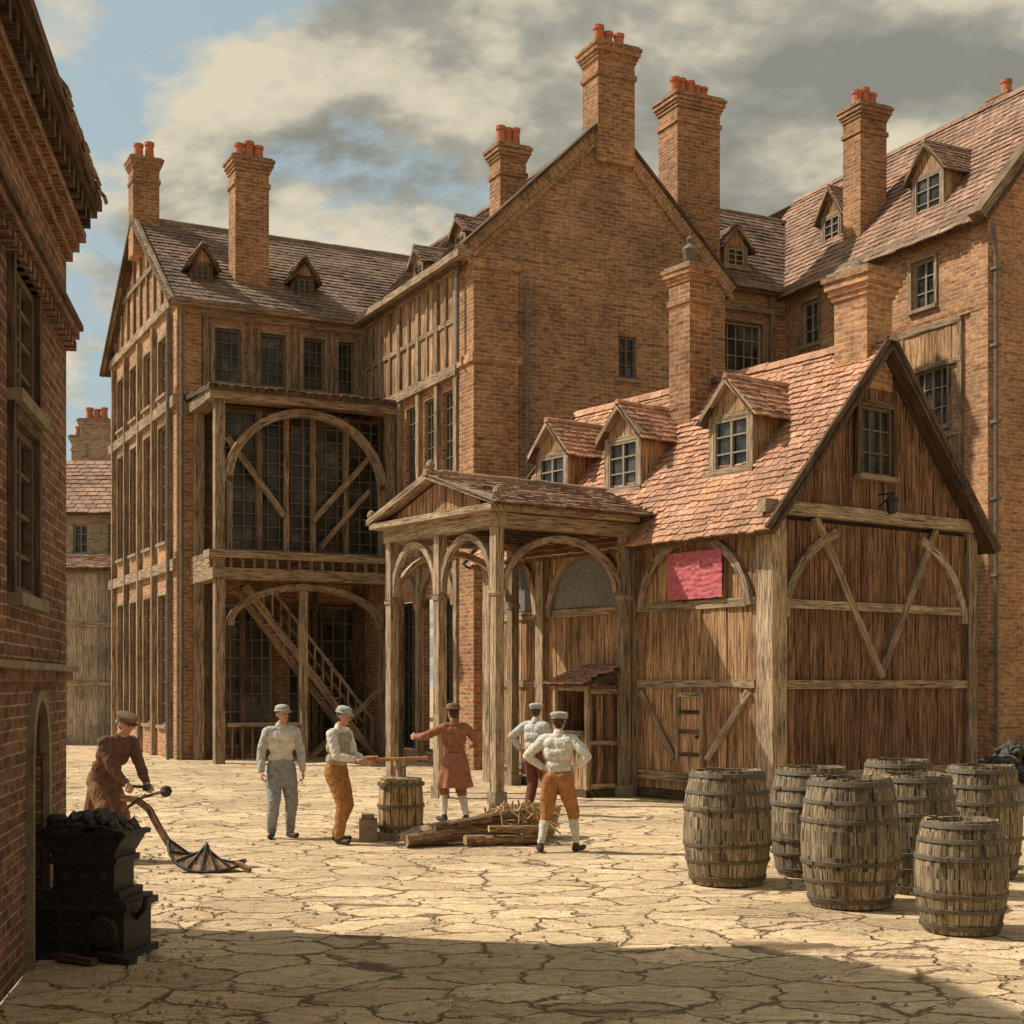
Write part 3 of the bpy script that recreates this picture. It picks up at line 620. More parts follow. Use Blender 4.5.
simple_bld('brick_warehouse',(-34,78),(1,0),(0,-1),22,9,10,14,'brickf','tileb',[(1+i*2.6,2.1+i*2.6,z,z+1.5) for i in range(8) for z in(2,5,8)],[(-24.5,80,(1,0),1.3,1.1,11,16.2,3,'brickf',1.2)])
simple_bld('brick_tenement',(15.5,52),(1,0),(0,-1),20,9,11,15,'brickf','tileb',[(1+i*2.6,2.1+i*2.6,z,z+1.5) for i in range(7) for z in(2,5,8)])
g=Grp('wooden_shed',Vector((-14.2,44,0))); f2=Fr((-16.6,47.5),(1,0),(0,-1))
fbox(g['walls'],f2,.1,3.2,0,5.9,-2.4,-.1,'dark'); planks(g['walls'],f2,0,3.3,0,6.0,0,'plankg',.25)
for z in(2.,4.,5.8): fbox(g['walls'],f2,0,3.35,z,z+.15,0,.08,'timber','a')
tiles(g['roof'],f2.p(-.2,6.0,.25),f2.p(3.5,6.0,.25),f2.p(3.5,6.7,-2.6),f2.p(-.2,6.7,-2.6),'tiler',.25,.3); g.done()
# ------------------------------------------------------------------ ground
def ground_mat():
    m,nt,b=newmat('cracked_stone_paving',.95,.15)
    tc=nd(nt,'ShaderNodeTexCoord'); ob=tc.outputs['Object']
    wn=nd(nt,'ShaderNodeTexNoise'); inp(wn,'Scale',2.4); inp(wn,'Detail',4); inp(wn,'Roughness',.62); nt.links.new(ob,wn.inputs['Vector'])
    va=nd(nt,'ShaderNodeVectorMath',operation='MULTIPLY_ADD'); nt.links.new(wn.outputs['Color'],va.inputs[0]); va.inputs[1].default_value=(.5,.5,0); nt.links.new(ob,va.inputs[2])
    mp=mapping(nt,va.outputs[0],(1.35,1.9,0))
    def vor(scale,feat):
        v=nd(nt,'ShaderNodeTexVoronoi',feature=feat); inp(v,'Scale',scale); nt.links.new(mp,v.inputs['Vector']); return v
    e=vor(1.,'DISTANCE_TO_EDGE').outputs['Distance']; cell=vor(1.,'F1').outputs['Color']
    e2_=vor(2.3,'DISTANCE_TO_EDGE').outputs['Distance']
    n1=noisen(nt,ob,.5,3,.6); n2=noisen(nt,mapping(nt,ob,(6,12,6)),1.,4,.7); n3=noisen(nt,ob,45.,2,.7); n4=noisen(nt,ob,1.9,3,.6)
    crw=mathn(nt,'MULTIPLY',ramp(nt,n4,[(.36,.15),(.62,1.)]),.055)
    cr=ramp(nt,mathn(nt,'DIVIDE',e,crw),[(.1,0.),(.9,1.)])
    c2=ramp(nt,mathn(nt,'ADD',e2_,mathn(nt,'MULTIPLY',mathn(nt,'SUBTRACT',n4,.40),.35)),[(.005,0.),(.035,1.)])
    base=ramp(nt,n2,[(.3,(.42,.30,.18)),(.43,(.60,.455,.29)),(.55,(.70,.545,.36)),(.72,(.82,.67,.47))])
    sx=nd(nt,'ShaderNodeSeparateColor'); nt.links.new(cell,sx.inputs[0])
    base=mixc(nt,'MULTIPLY',.8,base,ramp(nt,sx.outputs[0],[(0.,(.72,.69,.65)),(.5,(.95,.94,.92)),(1.,(1.12,1.08,1.02))]))
    base=mixc(nt,'MULTIPLY',.8,base,ramp(nt,n1,[(.35,(.74,.71,.66)),(.6,(1.06,1.04,1.))]))
    base=mixc(nt,'MULTIPLY',.7,base,ramp(nt,n3,[(.34,.45),(.47,1.),(.7,1.1)]))
    c=mixc(nt,'MIX',cr,(.17,.11,.065),base); c=mixc(nt,'MIX',mathn(nt,'ADD',mathn(nt,'MULTIPLY',c2,.6),.4),(.2,.14,.085),c)
    nt.links.new(c,b.inputs['Base Color'])
    h=mathn(nt,'ADD',mathn(nt,'MULTIPLY',cr,1.),mathn(nt,'ADD',mathn(nt,'MULTIPLY',c2,.4),mathn(nt,'MULTIPLY',n2,1.1)))
    bump(nt,b,h,.8,.04); return m
M['ground']=ground_mat()
me=bpy.data.meshes.new('ground'); bm=bmesh.new()
xs=[-600,-60]+list(np.arange(-14,14.1,.2))+[60,600]; ys=[-600,-20]+list(np.arange(4,40,.2))+[100,700]
grid=[[bm.verts.new((x,y,(noise.noise(Vector((x*.6,y*.6,0)))*.025+noise.noise(Vector((x*2,y*2,3)))*.01 if abs(x)<13 and 5<y<38 else 0))) for x in xs] for y in ys]
for j in range(len(ys)-1):
    for i in range(len(xs)-1): bm.faces.new((grid[j][i],grid[j][i+1],grid[j+1][i+1],grid[j+1][i]))
for f_ in bm.faces: f_.smooth=True
bm.to_mesh(me); bm.free(); me.materials.append(M['ground']); o=bpy.data.objects.new('ground',me); scene.collection.objects.link(o)
gm=MB()
for i in range(2200):
    y=8+RR()**1.3*24; x=(RR()-.5)*y*.8
    if RR()<.35: x=-y*.3+RR()*1.
    s=.010+.03*RR()**3
    c=Vector((x,y,s*.2+noise.noise(Vector((x*.6,y*.6,0)))*.025)); r0=RR()*6
    ring=[c+Vector((math.cos(r0+k_*1.256)*s*(.7+.6*RR()),math.sin(r0+k_*1.256)*s*(.7+.6*RR()),-.01)) for k_ in range(5)]
    top=c+Vector((0,0,s*.6))
    for k_ in range(5): gm.face([ring[k_],ring[(k_+1)%5],top],'stone',ZU)
gm.obj('gravel')
rh=MB()
for i in range(220):
    a=RR(); x=9.4+a*3.6; y=28.6+RR()*1.6; s=.08+.12*RR(); z=(.75*math.sin(math.pi*min(1,max(0,a)))+.1)*RR()
    ax=Vector((RR()-.5,RR()-.5,RR()-.5)).normalized(); rh.lathe(Vector((x,y,z))-ax*s,[(0,0),(s*.8,s*.4),(s*(.8+.3*RR()),s*1.2),(0,s*2)],'coal',6,ax)
rh.obj('coal_heap')
# ------------------------------------------------------------------ barrels
def barrel(x,y,h,rm,seed):
    random.seed(seed); g=Grp('wooden_barrel',Vector((x,y,0))); m=g['staves']; c=Vector((x,y,.01))
    n=22; th0=RR()*6; R=lambda z: rm*(.80+.20*(1-((z/h-.5)/.5)**2))
    zs=[h*i/10 for i in range(11)]
    m.lathe(c,[(R(z)-.012,z) for z in zs[:-1]]+[(R(h)-.03,h-.02)],'timberd',22)
    for i in range(n):
        a0=th0+2*math.pi*i/n+.006; a1=th0+2*math.pi*(i+1)/n-.006; am=(a0+a1)/2; dr=RR()*.008; rn=RR(); dh=(RR()-.5)*.02
        for k in range(10):
            za,zb=zs[k],zs[k+1]+(dh if k==9 else 0)
            for (b0,b1,e0,e1_) in((a0,am,0,.006),(am,a1,.006,0)):
                p=lambda a,z,e:c+Vector((math.cos(a),math.sin(a),0))*(R(z)+dr+e)+ZU*z
                m.face([p(b0,za,e0),p(b1,za,e1_),p(b1,zb,e1_),p(b0,zb,e0)],'stave',Vector((math.cos(am),math.sin(am),0)),ZU,rn)
        q=lambda a,r,z:c+Vector((math.cos(a)*r,math.sin(a)*r,z))
        rt=R(h)+dr; m.face([q(a0,rt,h+dh),q(a1,rt,h+dh),q(a1,rt-.045,h+dh),q(a0,rt-.045,h+dh)],'stave',ZU,None,rn)
        m.face([q(a0,rt-.045,h+dh),q(a1,rt-.045,h+dh),q(a1,rt-.055,h-.2),q(a0,rt-.055,h-.2)],'stave',-Vector((math.cos(am),math.sin(am),0)),ZU,rn)
    hd=g['head']
    rt=R(h)-.05; nb=6
    for i in range(nb):
        x0=-rt+2*rt*i/nb+.004; x1=-rt+2*rt*(i+1)/nb-.004
        y0,y1=math.sqrt(max(1e-4,rt*rt-x0*x0)),math.sqrt(max(1e-4,rt*rt-x1*x1))
        hd.face([c+Vector((x0,-y0,h-.14)),c+Vector((x1,-y1,h-.14)),c+Vector((x1,y1,h-.14)),c+Vector((x0,y0,h-.14))],'timberd',ZU,Vector((0,1,0)))
    hp=g['hoops']
    for z,b in((.03,.05),(.19,.04),(.33,.04),(.65,.04),(.80,.04),(.935,.05)):
        z0=z*h+(RR()-.5)*.015; z1=z0+b; hp.lathe(c,[(R(z0)+.005,z0),(R(z0)+.02,z0+.004),(R(z1)+.02,z1-.004),(R(z1)+.005,z1)],'hoop',44)
        am=RR()*6.28; hp.box(c+Vector((math.cos(am),math.sin(am),0))*(R(z0)+.022)+ZU*(z0+b/2),Vector((-math.sin(am),math.cos(am),0))*.05,Vector((math.cos(am),math.sin(am),0))*.008,ZU*b*.42,'hoop')
    g.done()
for i,b in enumerate([(2.26,14.7,1.18,.455),(3.29,15.35,1.17,.45),(3.2,13.25,1.2,.455),(4.04,14.05,1.18,.42),(4.5,16.3,1.2,.44),(5.1,15.2,1.2,.42),(3.8,11.85,.94,.375)]): barrel(*b,50+i)
random.seed(99)
# ------------------------------------------------------------------ forge
bx_,by_=-3.24,10.85
g=Grp('iron_forge_brazier',Vector((bx_,by_,0))); F=Fr((bx_,by_),(.985,-.17),(-.17,-.985)); m=g['body']
K_=.86
def slab(hw,hd,z0,z1,a=0,mt='iron'): fbox(m,F,(a-hw)*K_,(a+hw)*K_,z0,z1,-hd*K_,hd*K_,mt)
slab(.50,.34,.0,.06,-.03); slab(.45,.28,.06,.38,-.03); slab(.50,.33,.38,.43,-.03); slab(.46,.3,.43,.46,-.03); slab(.36,.24,.46,.52); slab(.29,.2,.52,.72); slab(.33,.24,.72,.77); slab(.30,.22,.77,.8)
fpoly(m,F,[(-.26,.80),(.26,.80),(.34,.93),(-.34,.93)],-.2,.2,'iron'); fbox(m,F,-.365,.365,.93,.965,-.23,.23,'iron')
for a in(-.36,-.14,.08,.3): fbox(m,F,a-.025,a+.025,.06,.38,.24,.27,'iron')
for z in(.14,.26): fbox(m,F,-.34,.3,z,z+.03,.24,.26,'iron')
for a in(-.16,.0,.16): m.lathe(F.p(a,.62,.17),[(0,0),(.05,0),(.05,.02),(.02,.03),(0,.03)],'iron',10,F.n)
m.lathe(F.p(.2,.22,.24),[(0,0),(.11,0),(.13,.03),(.11,.06),(.05,.06),(.05,.1),(0,.1)],'iron',14,F.n)
m.tube([F.p(.34,.28,0),F.p(.45,.38,.08),F.p(.47,.48,.08)],.022,'iron'); m.beam3(F.p(.2,.06,.32),F.p(.5,.03,.38),.1,.05,'iron'); m.beam3(F.p(-.1,.05,.38),F.p(.25,.04,.5),.07,.05,'timberd')
m.lathe(F.p(-.26,.965,.08),[(.08,0),(.08,.09),(.06,.12),(0,.13)],'iron',10)
m.tube([F.p(-.35,.96,.23),F.p(-.18,1.02,.24),F.p(.18,1.01,.24),F.p(.35,.96,.23)],.016,'iron',6)
cm=g['coals']
for i in range(130):
    a,d=(RR()-.5)*.58,(RR()-.5)*.34; s=.025+.03*RR(); z=.95+.15*(1-(a/.32)**2)*RR()
    c=F.p(a,z,d); ax=Vector((RR()-.5,RR()-.5,RR()-.5)).normalized()
    cm.lathe(c-ax*s,[(0,0),(s*.8,s*.4),(s*(.8+.3*RR()),s*1.2),(0,s*2)],'coal',5,ax)
g.done()
# hand plough: ball-ended handle, curved shaft, ribbed share resting on the ground
g=Grp('hand_plough',Vector((-3.6,15.9,0))); m=g['frame']
def curve(m,pts,w,h,mat):
    for a,b in zip(pts[:-1],pts[1:]): m.beam3(a,b+(b-a)*.04,w,h,mat)
curve(m,[V(-4.5,16.1,.78),V(-4.3,16.05,.76),V(-4.15,16.0,.66),V(-4.02,15.95,.45),V(-3.9,15.9,.28),V(-3.72,15.85,.16),V(-3.5,15.8,.14)],.045,.07,'bark')
curve(m,[V(-4.45,15.95,.64),V(-4.2,15.93,.80),V(-3.98,15.9,.86)],.035,.035,'bark'); m.lathe(V(-3.93,15.9,.80),[(0,0),(.05,.02),(.07,.07),(.05,.12),(0,.14)],'iron',12)
b=g['share']
n=16; bc=V(-3.42,15.55,.0)
def sp_(t,r): # scooped fan, raised at the back
    x=math.cos(t)*r*1.05; y=-math.sin(t)*r*.75+.15
    return bc+V(x,y,.03+.28*(1-(r/.4))**1.0*math.sin(t)+.30*max(0,(1-math.sin(t)))*(r/.4)*(1 if math.cos(t)<0 else .25))
for i in range(n):
    t0,t1=math.pi*i/n,math.pi*(i+1)/n
    for r0,r1 in((.02,.2),(.2,.32),(.32,.4)):
        q=[sp_(t0,r0),sp_(t1,r0),sp_(t1,r1),sp_(t0,r1)]; b.face(q,'bark',ZU); b.face([p-ZU*.02 for p in q],'bark',-ZU)
for i in range(9):
    t_=math.pi*i/8; b.beam3(sp_(t_,.02)+ZU*.012,sp_(t_,.41)+ZU*.01,.02,.025,'iron')
b.tube([sp_(math.pi*i/14,.41) for i in range(15)],.018,'iron',6)
m.beam3(V(-3.08,15.6,.1),V(-2.9,15.5,.03),.05,.05,'bark'); g.done()
# capstan
g=Grp('wooden_capstan',Vector((-1.5,18.9,0))); m=g['drum']; c=V(-1.5,18.9,.1)
m.lathe(c,[(.27,0),(.29,.35),(.265,.7)],'timberd',16)
for i in range(16):
    a0,a1=2*math.pi*i/16+.02,2*math.pi*(i+1)/16-.02; q=lambda a,z,r:c+Vector((math.cos(a)*r,math.sin(a)*r,z)); rn=RR()
    for za,zb,ra,rb_ in((0,.35,.29,.31),(.35,.72,.31,.28)): m.face([q(a0,za,ra),q(a1,za,ra),q(a1,zb,rb_),q(a0,zb,rb_)],'straw',q((a0+a1)/2,0,1)-c,ZU,rn)
m.lathe(c,[(.285,.70),(.285,.72),(0,.74)],'timber',16)
for z in(.05,.33,.62): m.lathe(c,[(.30,z),(.322,z),(.322,z+.045),(.30,z+.045)],'hoop',24)
m.lathe(c,[(.07,.7),(.07,.86),(.1,.88),(.1,.98),(0,.98)],'timber',12)
s=g['stone_base']; Fb=Fr((-1.95,18.6),(1,.1),(.1,-1)); fbox(s,Fb,0,.8,0,.1,-.65,0.06,'stone'); fbox(s,Fb,-.08,.16,.0,.3,-.1,.16,'stone'); fbox(s,Fb,-.05,.12,.3,.36,-.08,.12,'stone')
b=g['lever']; b.tube([V(-2.05,18.6,1.07),V(-1.15,19.0,1.08)],.026,'bar'); b.tube([V(-1.95,18.64,1.07),V(-1.8,18.71,1.07)],.06,'bar'); g.done()
# bundle of logs, poles and sacking
g=Grp('log_and_sack_bundle',Vector((-.5,18.9,0)))
def blob(m,p,q,r0,r1,mat,seed,n=24,seg=30,flat=.8):
    L=(q-p).normalized(); a=L.cross(ZU).normalized(); b=a.cross(L); R=[]
    for i in range(seg+1):
        t_=i/seg; c=p.lerp(q,t_); r=(r0+(r1-r0)*t_)*min(1,(math.sin(math.pi*min(1,max(0,t_*.97+.015)))**.35)+.02); ring=[]
        for tie in(.12,.5,.88): r*=1-.16*math.exp(-((t_-tie)/.025)**2)
        for k_ in range(n):
            th=2*math.pi*k_/n; rr_=r*(1+.30*noise.noise(Vector((t_*5+seed,math.cos(th)*2.2,math.sin(th)*2.2)))+.16*noise.noise(Vector((t_*4,math.cos(th)*7,math.sin(th)*7+seed))))
            v=c+a*math.cos(th)*rr_+b*math.sin(th)*rr_*flat; v.z=max(v.z,.012); ring.append(v)
        R.append(ring)
    cc=[sum(x,Vector((0,0,0)))/n for x in R]
    for i in range(seg):
        for k_ in range(n):
            j=(k_+1)%n; qd=[R[i][k_],R[i][j],R[i+1][j],R[i+1][k_]]; m.face(qd,mat,sum(qd,Vector((0,0,0)))/4-cc[i],L)
def log(m,p,q,r0,r1,seed):
    L=(q-p).normalized(); a=L.cross(ZU).normalized(); b=a.cross(L); n=12; seg=8; R=[]
    for i in range(seg+1):
        t_=i/seg; c=p.lerp(q,t_)+ZU*.03*math.sin(t_*3+seed); r=r0+(r1-r0)*t_
        R.append([c+(a*math.cos(2*math.pi*k_/n)+b*math.sin(2*math.pi*k_/n))*r*(1+.25*noise.noise(Vector((t_*3,math.cos(6.28*k_/n)*1.5+seed,math.sin(6.28*k_/n)*1.5)))) for k_ in range(n)])
    rn=RR()
    for i in range(seg):
        for k_ in range(n):
            j=(k_+1)%n; qd=[R[i][k_],R[i][j],R[i+1][j],R[i+1][k_]]; m.face(qd,'bark',sum(qd,Vector((0,0,0)))/4-p.lerp(q,(i+.5)/seg),L,rn)
    m.face(R[0],'straw',-L); m.face(R[-1],'straw',L)
lm=g['logs']
for p,q,r0,r1 in((V(-1.35,17.85,.1),V(.05,18.5,.16),.085,.11),(V(-1.2,18.05,.12),V(.2,18.55,.3),.07,.1),(V(-1.0,18.0,.26),V(.15,18.45,.36),.05,.075),(V(-.6,17.9,.07),V(.35,18.3,.1),.07,.075),(V(-1.3,18.3,.1),V(-.1,18.9,.3),.09,.1),(V(-.3,18.0,.2),V(.42,18.2,.24),.05,.055)): log(lm,p,q,r0,r1,RR()*9)
blob(g['sacks'],V(-1.45,17.95,.12),V(-.6,18.3,.2),.12,.19,'sack',1)
blob(g['sacks'],V(-.5,18.35,.25),V(.25,18.75,.32),.17,.24,'breeches_brown',5)
for i in range(110):
    x=-.35+RR()*.7; y=18.25+RR()*.5; g['straw_bundle'].beam3(V(x,y,.25+.3*RR()),V(x+.45*(RR()-.2),y+.3*(RR()-.5),.05+.45*RR()),.018,.018,'straw')
g.done(('sacks',))
g=Grp('wicker_basket',Vector((.35,19.0,0))); m=g['basket']; c=V(.36,19.0,0)
for k_ in range(10):
    z=k_*.045; r=.2+.012*k_; m.lathe(c,[(r,z),(r+.014,z+.022),(r,z+.044)],'straw',24,L=Vector((1,0,0)))
m.lathe(c,[(r,.45),(r-.03,.45),(r-.05,.2),(0,.2)],'straw',24); g.done()
# ------------------------------------------------------------------ people
def ik(S,T,l1,l2,pole):
    d=T-S; D=min(d.length,(l1+l2)*.995); dn=d.normalized(); T=S+dn*D
    a=(l1*l1-l2*l2+D*D)/(2*D); h=math.sqrt(max(0,l1*l1-a*a)); p=(pole-dn*pole.dot(dn)).normalized()
    return S+dn*a+p*h,T
def human(name,x,y,yaw,lh,rh,lf=(-.11,0,-8),rf=(.11,0,8),lean=3,dz=0,hyaw=0,hpitch=0,top='shirt_white',legs='breeches_orange',low='stocking',cap=('flat','cap_grey'),skirt=None,lp=None,rp_=None,curl=35,scale=1.,vest=None,hn=None,belt=True,seed=1):
    bm=bmesh.new(); segs=[]
    def ball(c,r,M3=None,sc=(1,1,1)):
        mt=Matrix.Translation(c)@(M3.to_4x4() if M3 else Matrix.Identity(4))@Matrix.Diagonal((sc[0]*r,sc[1]*r,sc[2]*r,1)); bmesh.ops.create_icosphere(bm,subdivisions=2,radius=1,matrix=mt)
    def cap_(p,r0,q,r1,tag):
        ball(p,r0);ball(q,r1); d=q-p
        if d.length>1e-4:
            mt=Matrix.Translation((p+q)/2)@d.to_track_quat('Z','Y').to_matrix().to_4x4(); bmesh.ops.create_cone(bm,cap_ends=True,segments=14,radius1=r0,radius2=r1,depth=d.length,matrix=mt)
        segs.append((p.copy(),q.copy(),r0,r1,tag))
    ln=math.radians(lean); P=V(0,-math.sin(ln)*.12,.93-dz); up=V(0,math.sin(ln),math.cos(ln)); X=V(1,0,0)
    tv=vest or top
    cap_(P-X*.07,.115,P+X*.07,.115,legs); cap_(P-X*.05+up*.13,.113,P+X*.05+up*.13,.113,tv)
    cap_(P-X*.07+up*.3,.122,P+X*.07+up*.3,.122,tv); cap_(P-X*.088+up*.4,.112,P+X*.088+up*.4,.112,tv); cap_(P-X*.15+up*.475,.066,P+X*.15+up*.475,.066,top)
    nb=P+up*.52; hq=Matrix.Rotation(math.radians(hyaw),3,'Z')@Matrix.Rotation(math.radians(-hpitch-lean*.4),3,'X')
    hu=hq@ZU; hf=hq@V(0,1,0); hx=hq@X; hc=nb+up*.06+hu*.125+hf*.02
    cap_(nb,.06,nb+up*.07+hf*.01,.055,'skin'); cap_(nb-up*.01,.078,nb+up*.02,.070,top)
    def el(c,sc,tag): ball(c,1,hq,sc); segs.append((c,c,min(sc),min(sc),tag))
    ball(hc+hu*.01,1,hq,(.074,.094,.098)); segs.append((hc+hf*.03,hc+hf*.03-hu*.02,.07,.07,'skin'))
    ball(hc-hu*.055+hf*.03,1,hq,(.052,.062,.055)); segs.append((hc-hu*.06+hf*.04,hc-hu*.07+hf*.04,.045,.045,'skin'))
    cap_(hc+hf*.088+hu*.005,.010,hc+hf*.108-hu*.028,.014,'skin'); cap_(hc-hx*.03+hf*.082+hu*.022,.012,hc+hx*.03+hf*.082+hu*.022,.012,'skin')
    cap_(hc+hf*.078-hu*.09,.016,hc+hf*.074-hu*.095,.016,'skin'); cap_(hc-hx*.016+hf*.088-hu*.055,.007,hc+hx*.016+hf*.088-hu*.055,.007,'lip')
    for s in(-1,1): el(hc+hx*s*.076-hu*.008,(.012,.02,.032),'skin')
    ball(hc-hf*.022+hu*.012,1,hq,(.08,.085,.1)); segs.append((hc-hf*.05+hu*.03,hc-hf*.045-hu*.03,.085,.075,'hair'))
    for s,T,pole in((-1,lh,lp),(1,rh,rp_)):
        S=P+up*.465+X*s*.185; T=V(*T); pole=V(*pole) if pole else V(s*.5,-.8,-.3)
        E,Wr=ik(S,T,.29,.25,pole)
        cap_(S,.066,S.lerp(E,.7),.06,top); cap_(S.lerp(E,.7),.06,E,.052,top); cap_(E,.053,E.lerp(Wr,.5),.05,top); cap_(E.lerp(Wr,.5),.05,E.lerp(Wr,.82),.036,top)
        fd=(Wr-E).normalized(); cap_(Wr.lerp(E,.2),.028,Wr,.026,'skin')
        cap_(Wr.lerp(E,.17),.037,Wr.lerp(E,.1),.038,top)
        nv=V(-s,.0,0) if hn is None else V(*hn); nv=(nv-fd*nv.dot(fd))
        if nv.length<.1: nv=V(0,0,-1)-fd*(-fd.z)
        nv.normalize(); sd=fd.cross(nv).normalized()
        if sd.dot(V(0,1,.3))<0: sd=-sd
        for i in range(4):
            off=.030-.020*i; kb=Wr+fd*(.085-.004*abs(i-1))+sd*off; cap_(Wr+fd*.012+sd*off*.6,.014,kb,.013,'skin')
            ll=[.075,.083,.077,.06][i]; ang=0; p=kb
            for ph,kx_ in((.46,.8),(.3,1.1),(.24,.9)):
                ang+=math.radians(curl*kx_*(1+.1*i)); q=p+(fd*math.cos(ang)+nv*math.sin(ang))*ll*ph; cap_(p,.0105,q,.0095,'skin'); p=q
        tb=Wr+fd*.025+sd*.028; t1=tb+(fd*.6+sd*.65+nv*.4).normalized()*.042; t2=t1+(fd*.8+sd*.15+nv*.55).normalized()*.032
        cap_(tb,.015,t1,.0125,'skin'); cap_(t1,.012,t2,.0105,'skin')
    loose=(low==legs)
    for s,ft in((-1,lf),(1,rf)):
        Hj=P+X*s*.085-ZU*.03; An=V(ft[0],ft[1],.085); tw=math.radians(-ft[2]); td=V(-math.sin(tw),math.cos(tw),0)
        K,An=ik(Hj,An,.43,.43,V(s*.12,1,0))
        cap_(Hj,.108,Hj.lerp(K,.55),.098,legs); cap_(Hj.lerp(K,.55),.098,K,.078,legs); m1=K.lerp(An,.2); cap_(K,.078,m1,.062 if not loose else .074,legs)
        cap_(m1,.052 if not loose else .072,K.lerp(An,.42),.058 if not loose else .07,low)
        cap_(K.lerp(An,.4),.057 if not loose else .07,An+ZU*.03,.037 if not loose else .06,low)
        cap_(An+ZU*.01,.042,An-ZU*.03-td*.02,.042,'boot'); cap_(An-ZU*.04-td*.03,.04,An-ZU*.045+td*.14,.036,'boot')
        ball(An-ZU*.035+td*.17,.034)
    for v in bm.verts:
        if v.co.z<.002: v.co.z=.002
    me=bpy.data.meshes.new('tmp'); bm.to_mesh(me); bm.free(); ob=bpy.data.objects.new('tmp',me); scene.collection.objects.link(ob)
    md=ob.modifiers.new('r','REMESH'); md.mode='VOXEL'; md.voxel_size=.0075
    sm=ob.modifiers.new('s','SMOOTH'); sm.iterations=2; sm.factor=.4
    dg=bpy.context.evaluated_depsgraph_get(); ev=ob.evaluated_get(dg); me2=bpy.data.meshes.new_from_object(ev); bpy.data.objects.remove(ob)
    nvt=len(me2.vertices); co=np.empty(nvt*3); me2.vertices.foreach_get('co',co); co=co.reshape(-1,3); no=np.empty(nvt*3); me2.vertices.foreach_get('normal',no); no=no.reshape(-1,3)
    tags=[]; [tags.append(s_[4]) for s_ in segs if s_[4] not in tags]
    def near(C_):
        best=np.full(len(C_),9.); bi=np.zeros(len(C_),int)
        for p,q,r0,r1,tg in segs:
            p_=np.array(p); d=np.array(q)-p_; L2=d@d; tt=np.clip(((C_-p_)@d)/L2,0,1) if L2>1e-9 else np.zeros(len(C_))
            dist=np.linalg.norm(C_-(p_+tt[:,None]*d),axis=1)-(r0+(r1-r0)*tt); mk=dist<best; best[mk]=dist[mk]; bi[mk]=tags.index(tg)
        return bi
    bi=near(co); clothm=np.array([tg not in('skin','hair','lip','boot') for tg in tags])[bi]
    dsp=np.array([ (noise.noise(Vector((c[0]*9+seed,c[1]*9,c[2]*5)))*.012+abs(noise.noise(Vector((c[0]*20+c[2]*9,c[1]*20+seed,c[2]*11))))*.012+.002) if k_ else 0 for c,k_ in zip(co,clothm)])
    co=co+no*dsp[:,None]; me2.vertices.foreach_set('co',co.ravel())
    nf=len(me2.polygons); fc=np.empty(nf*3); me2.polygons.foreach_get('center',fc); fi=near(fc.reshape(-1,3))
    me2.materials.clear()
    for tg in tags: me2.materials.append(M[tg])
    me2.polygons.foreach_set('material_index',fi.astype(np.int32)); me2.polygons.foreach_set('use_smooth',[True]*nf); me2.update()
    e=bpy.data.objects.new(name,None); scene.collection.objects.link(e); e.location=(x,y,0); e.rotation_euler=(0,0,math.radians(yaw)); e.scale=(scale,)*3
    bo=bpy.data.objects.new('body',me2); scene.collection.objects.link(bo); bo.parent=e
    mb=MB(); hc2=hc+hu*.045-hf*.005
    if cap[0]=='flat': prof=[(.095,-.02),(.098,.0),(.112,.025),(.106,.048),(.066,.066),(0,.07)]
    elif cap[0]=='tall': prof=[(.103,-.010),(.104,.0),(.092,.01),(.093,.035),(.082,.06),(.048,.078),(0,.083)]
    else: prof=[(.145,-.005),(.147,.008),(.1,.015),(.096,.055),(.08,.078),(.03,.088),(0,.088)]
    mb.lathe(hc2,[(0,-.015)]+prof,cap[1],22,hu,1.12,hx)
    if cap[0]!='brim':
        A=[hc2+hf*(.085+.055*math.sin(math.radians(t_)))+hx*.08*math.cos(math.radians(t_))-hu*.012 for t_ in range(0,181,30)]; mb.prism(A,[a-hu*.01 for a in A],cap[1])
    for s in(-1,1): mb.lathe(hc+hx*s*.03+hf*.083+hu*.0,[(0,0),(.009,.004),(.008,.01),(0,.013)],'eye',8,hf)
    if belt: mb.lathe(P+up*.065,[(.11,0),(.130,.004),(.130,.035),(.11,.038)],'boot',30,up,.72,X)
    if skirt:
        z1,r1,mt=skirt; n=54; rings=[]
        for k_ in range(9):
            t_=k_/8; r=.135+(r1-.135)*t_**.8; z=P.z+.1-(P.z+.1-z1)*t_; c=V(0,P.y*(1-t_*.5)+up.y*.1*(1-t_),0)
            wv=lambda th:(1+t_*(.07*math.sin(th*9+seed)+.07*noise.noise(Vector((math.cos(th)*2,math.sin(th)*2,seed+t_)))*2))
            rings.append([c+V(math.cos(2*math.pi*i/n)*r*1.2*wv(2*math.pi*i/n),math.sin(2*math.pi*i/n)*r*wv(2*math.pi*i/n),z+.02*noise.noise(V(i*.4,seed,0))*t_) for i in range(n)])
        for k_ in range(8):
            for i in range(n):
                j=(i+1)%n; q=[rings[k_][i],rings[k_][j],rings[k_+1][j],rings[k_+1][i]]; mb.face(q,mt,V(q[0].x,q[0].y,0))
    mb.obj('hat_and_clothing',e,Vector((0,0,0)),True)
    return e
human('workman',-3.13,18.97,-160,(-.27,.10,.88),(.27,.08,.88),(-.12,0,-20),(.13,.05,20),top='shirt_grey',legs='trousers_blue',low='trousers_blue',cap=('tall','cap_grey'),skirt=(.68,.165,'trousers_blue'),hyaw=25,seed=2,curl=30,scale=1.03,vest='shirt_white')
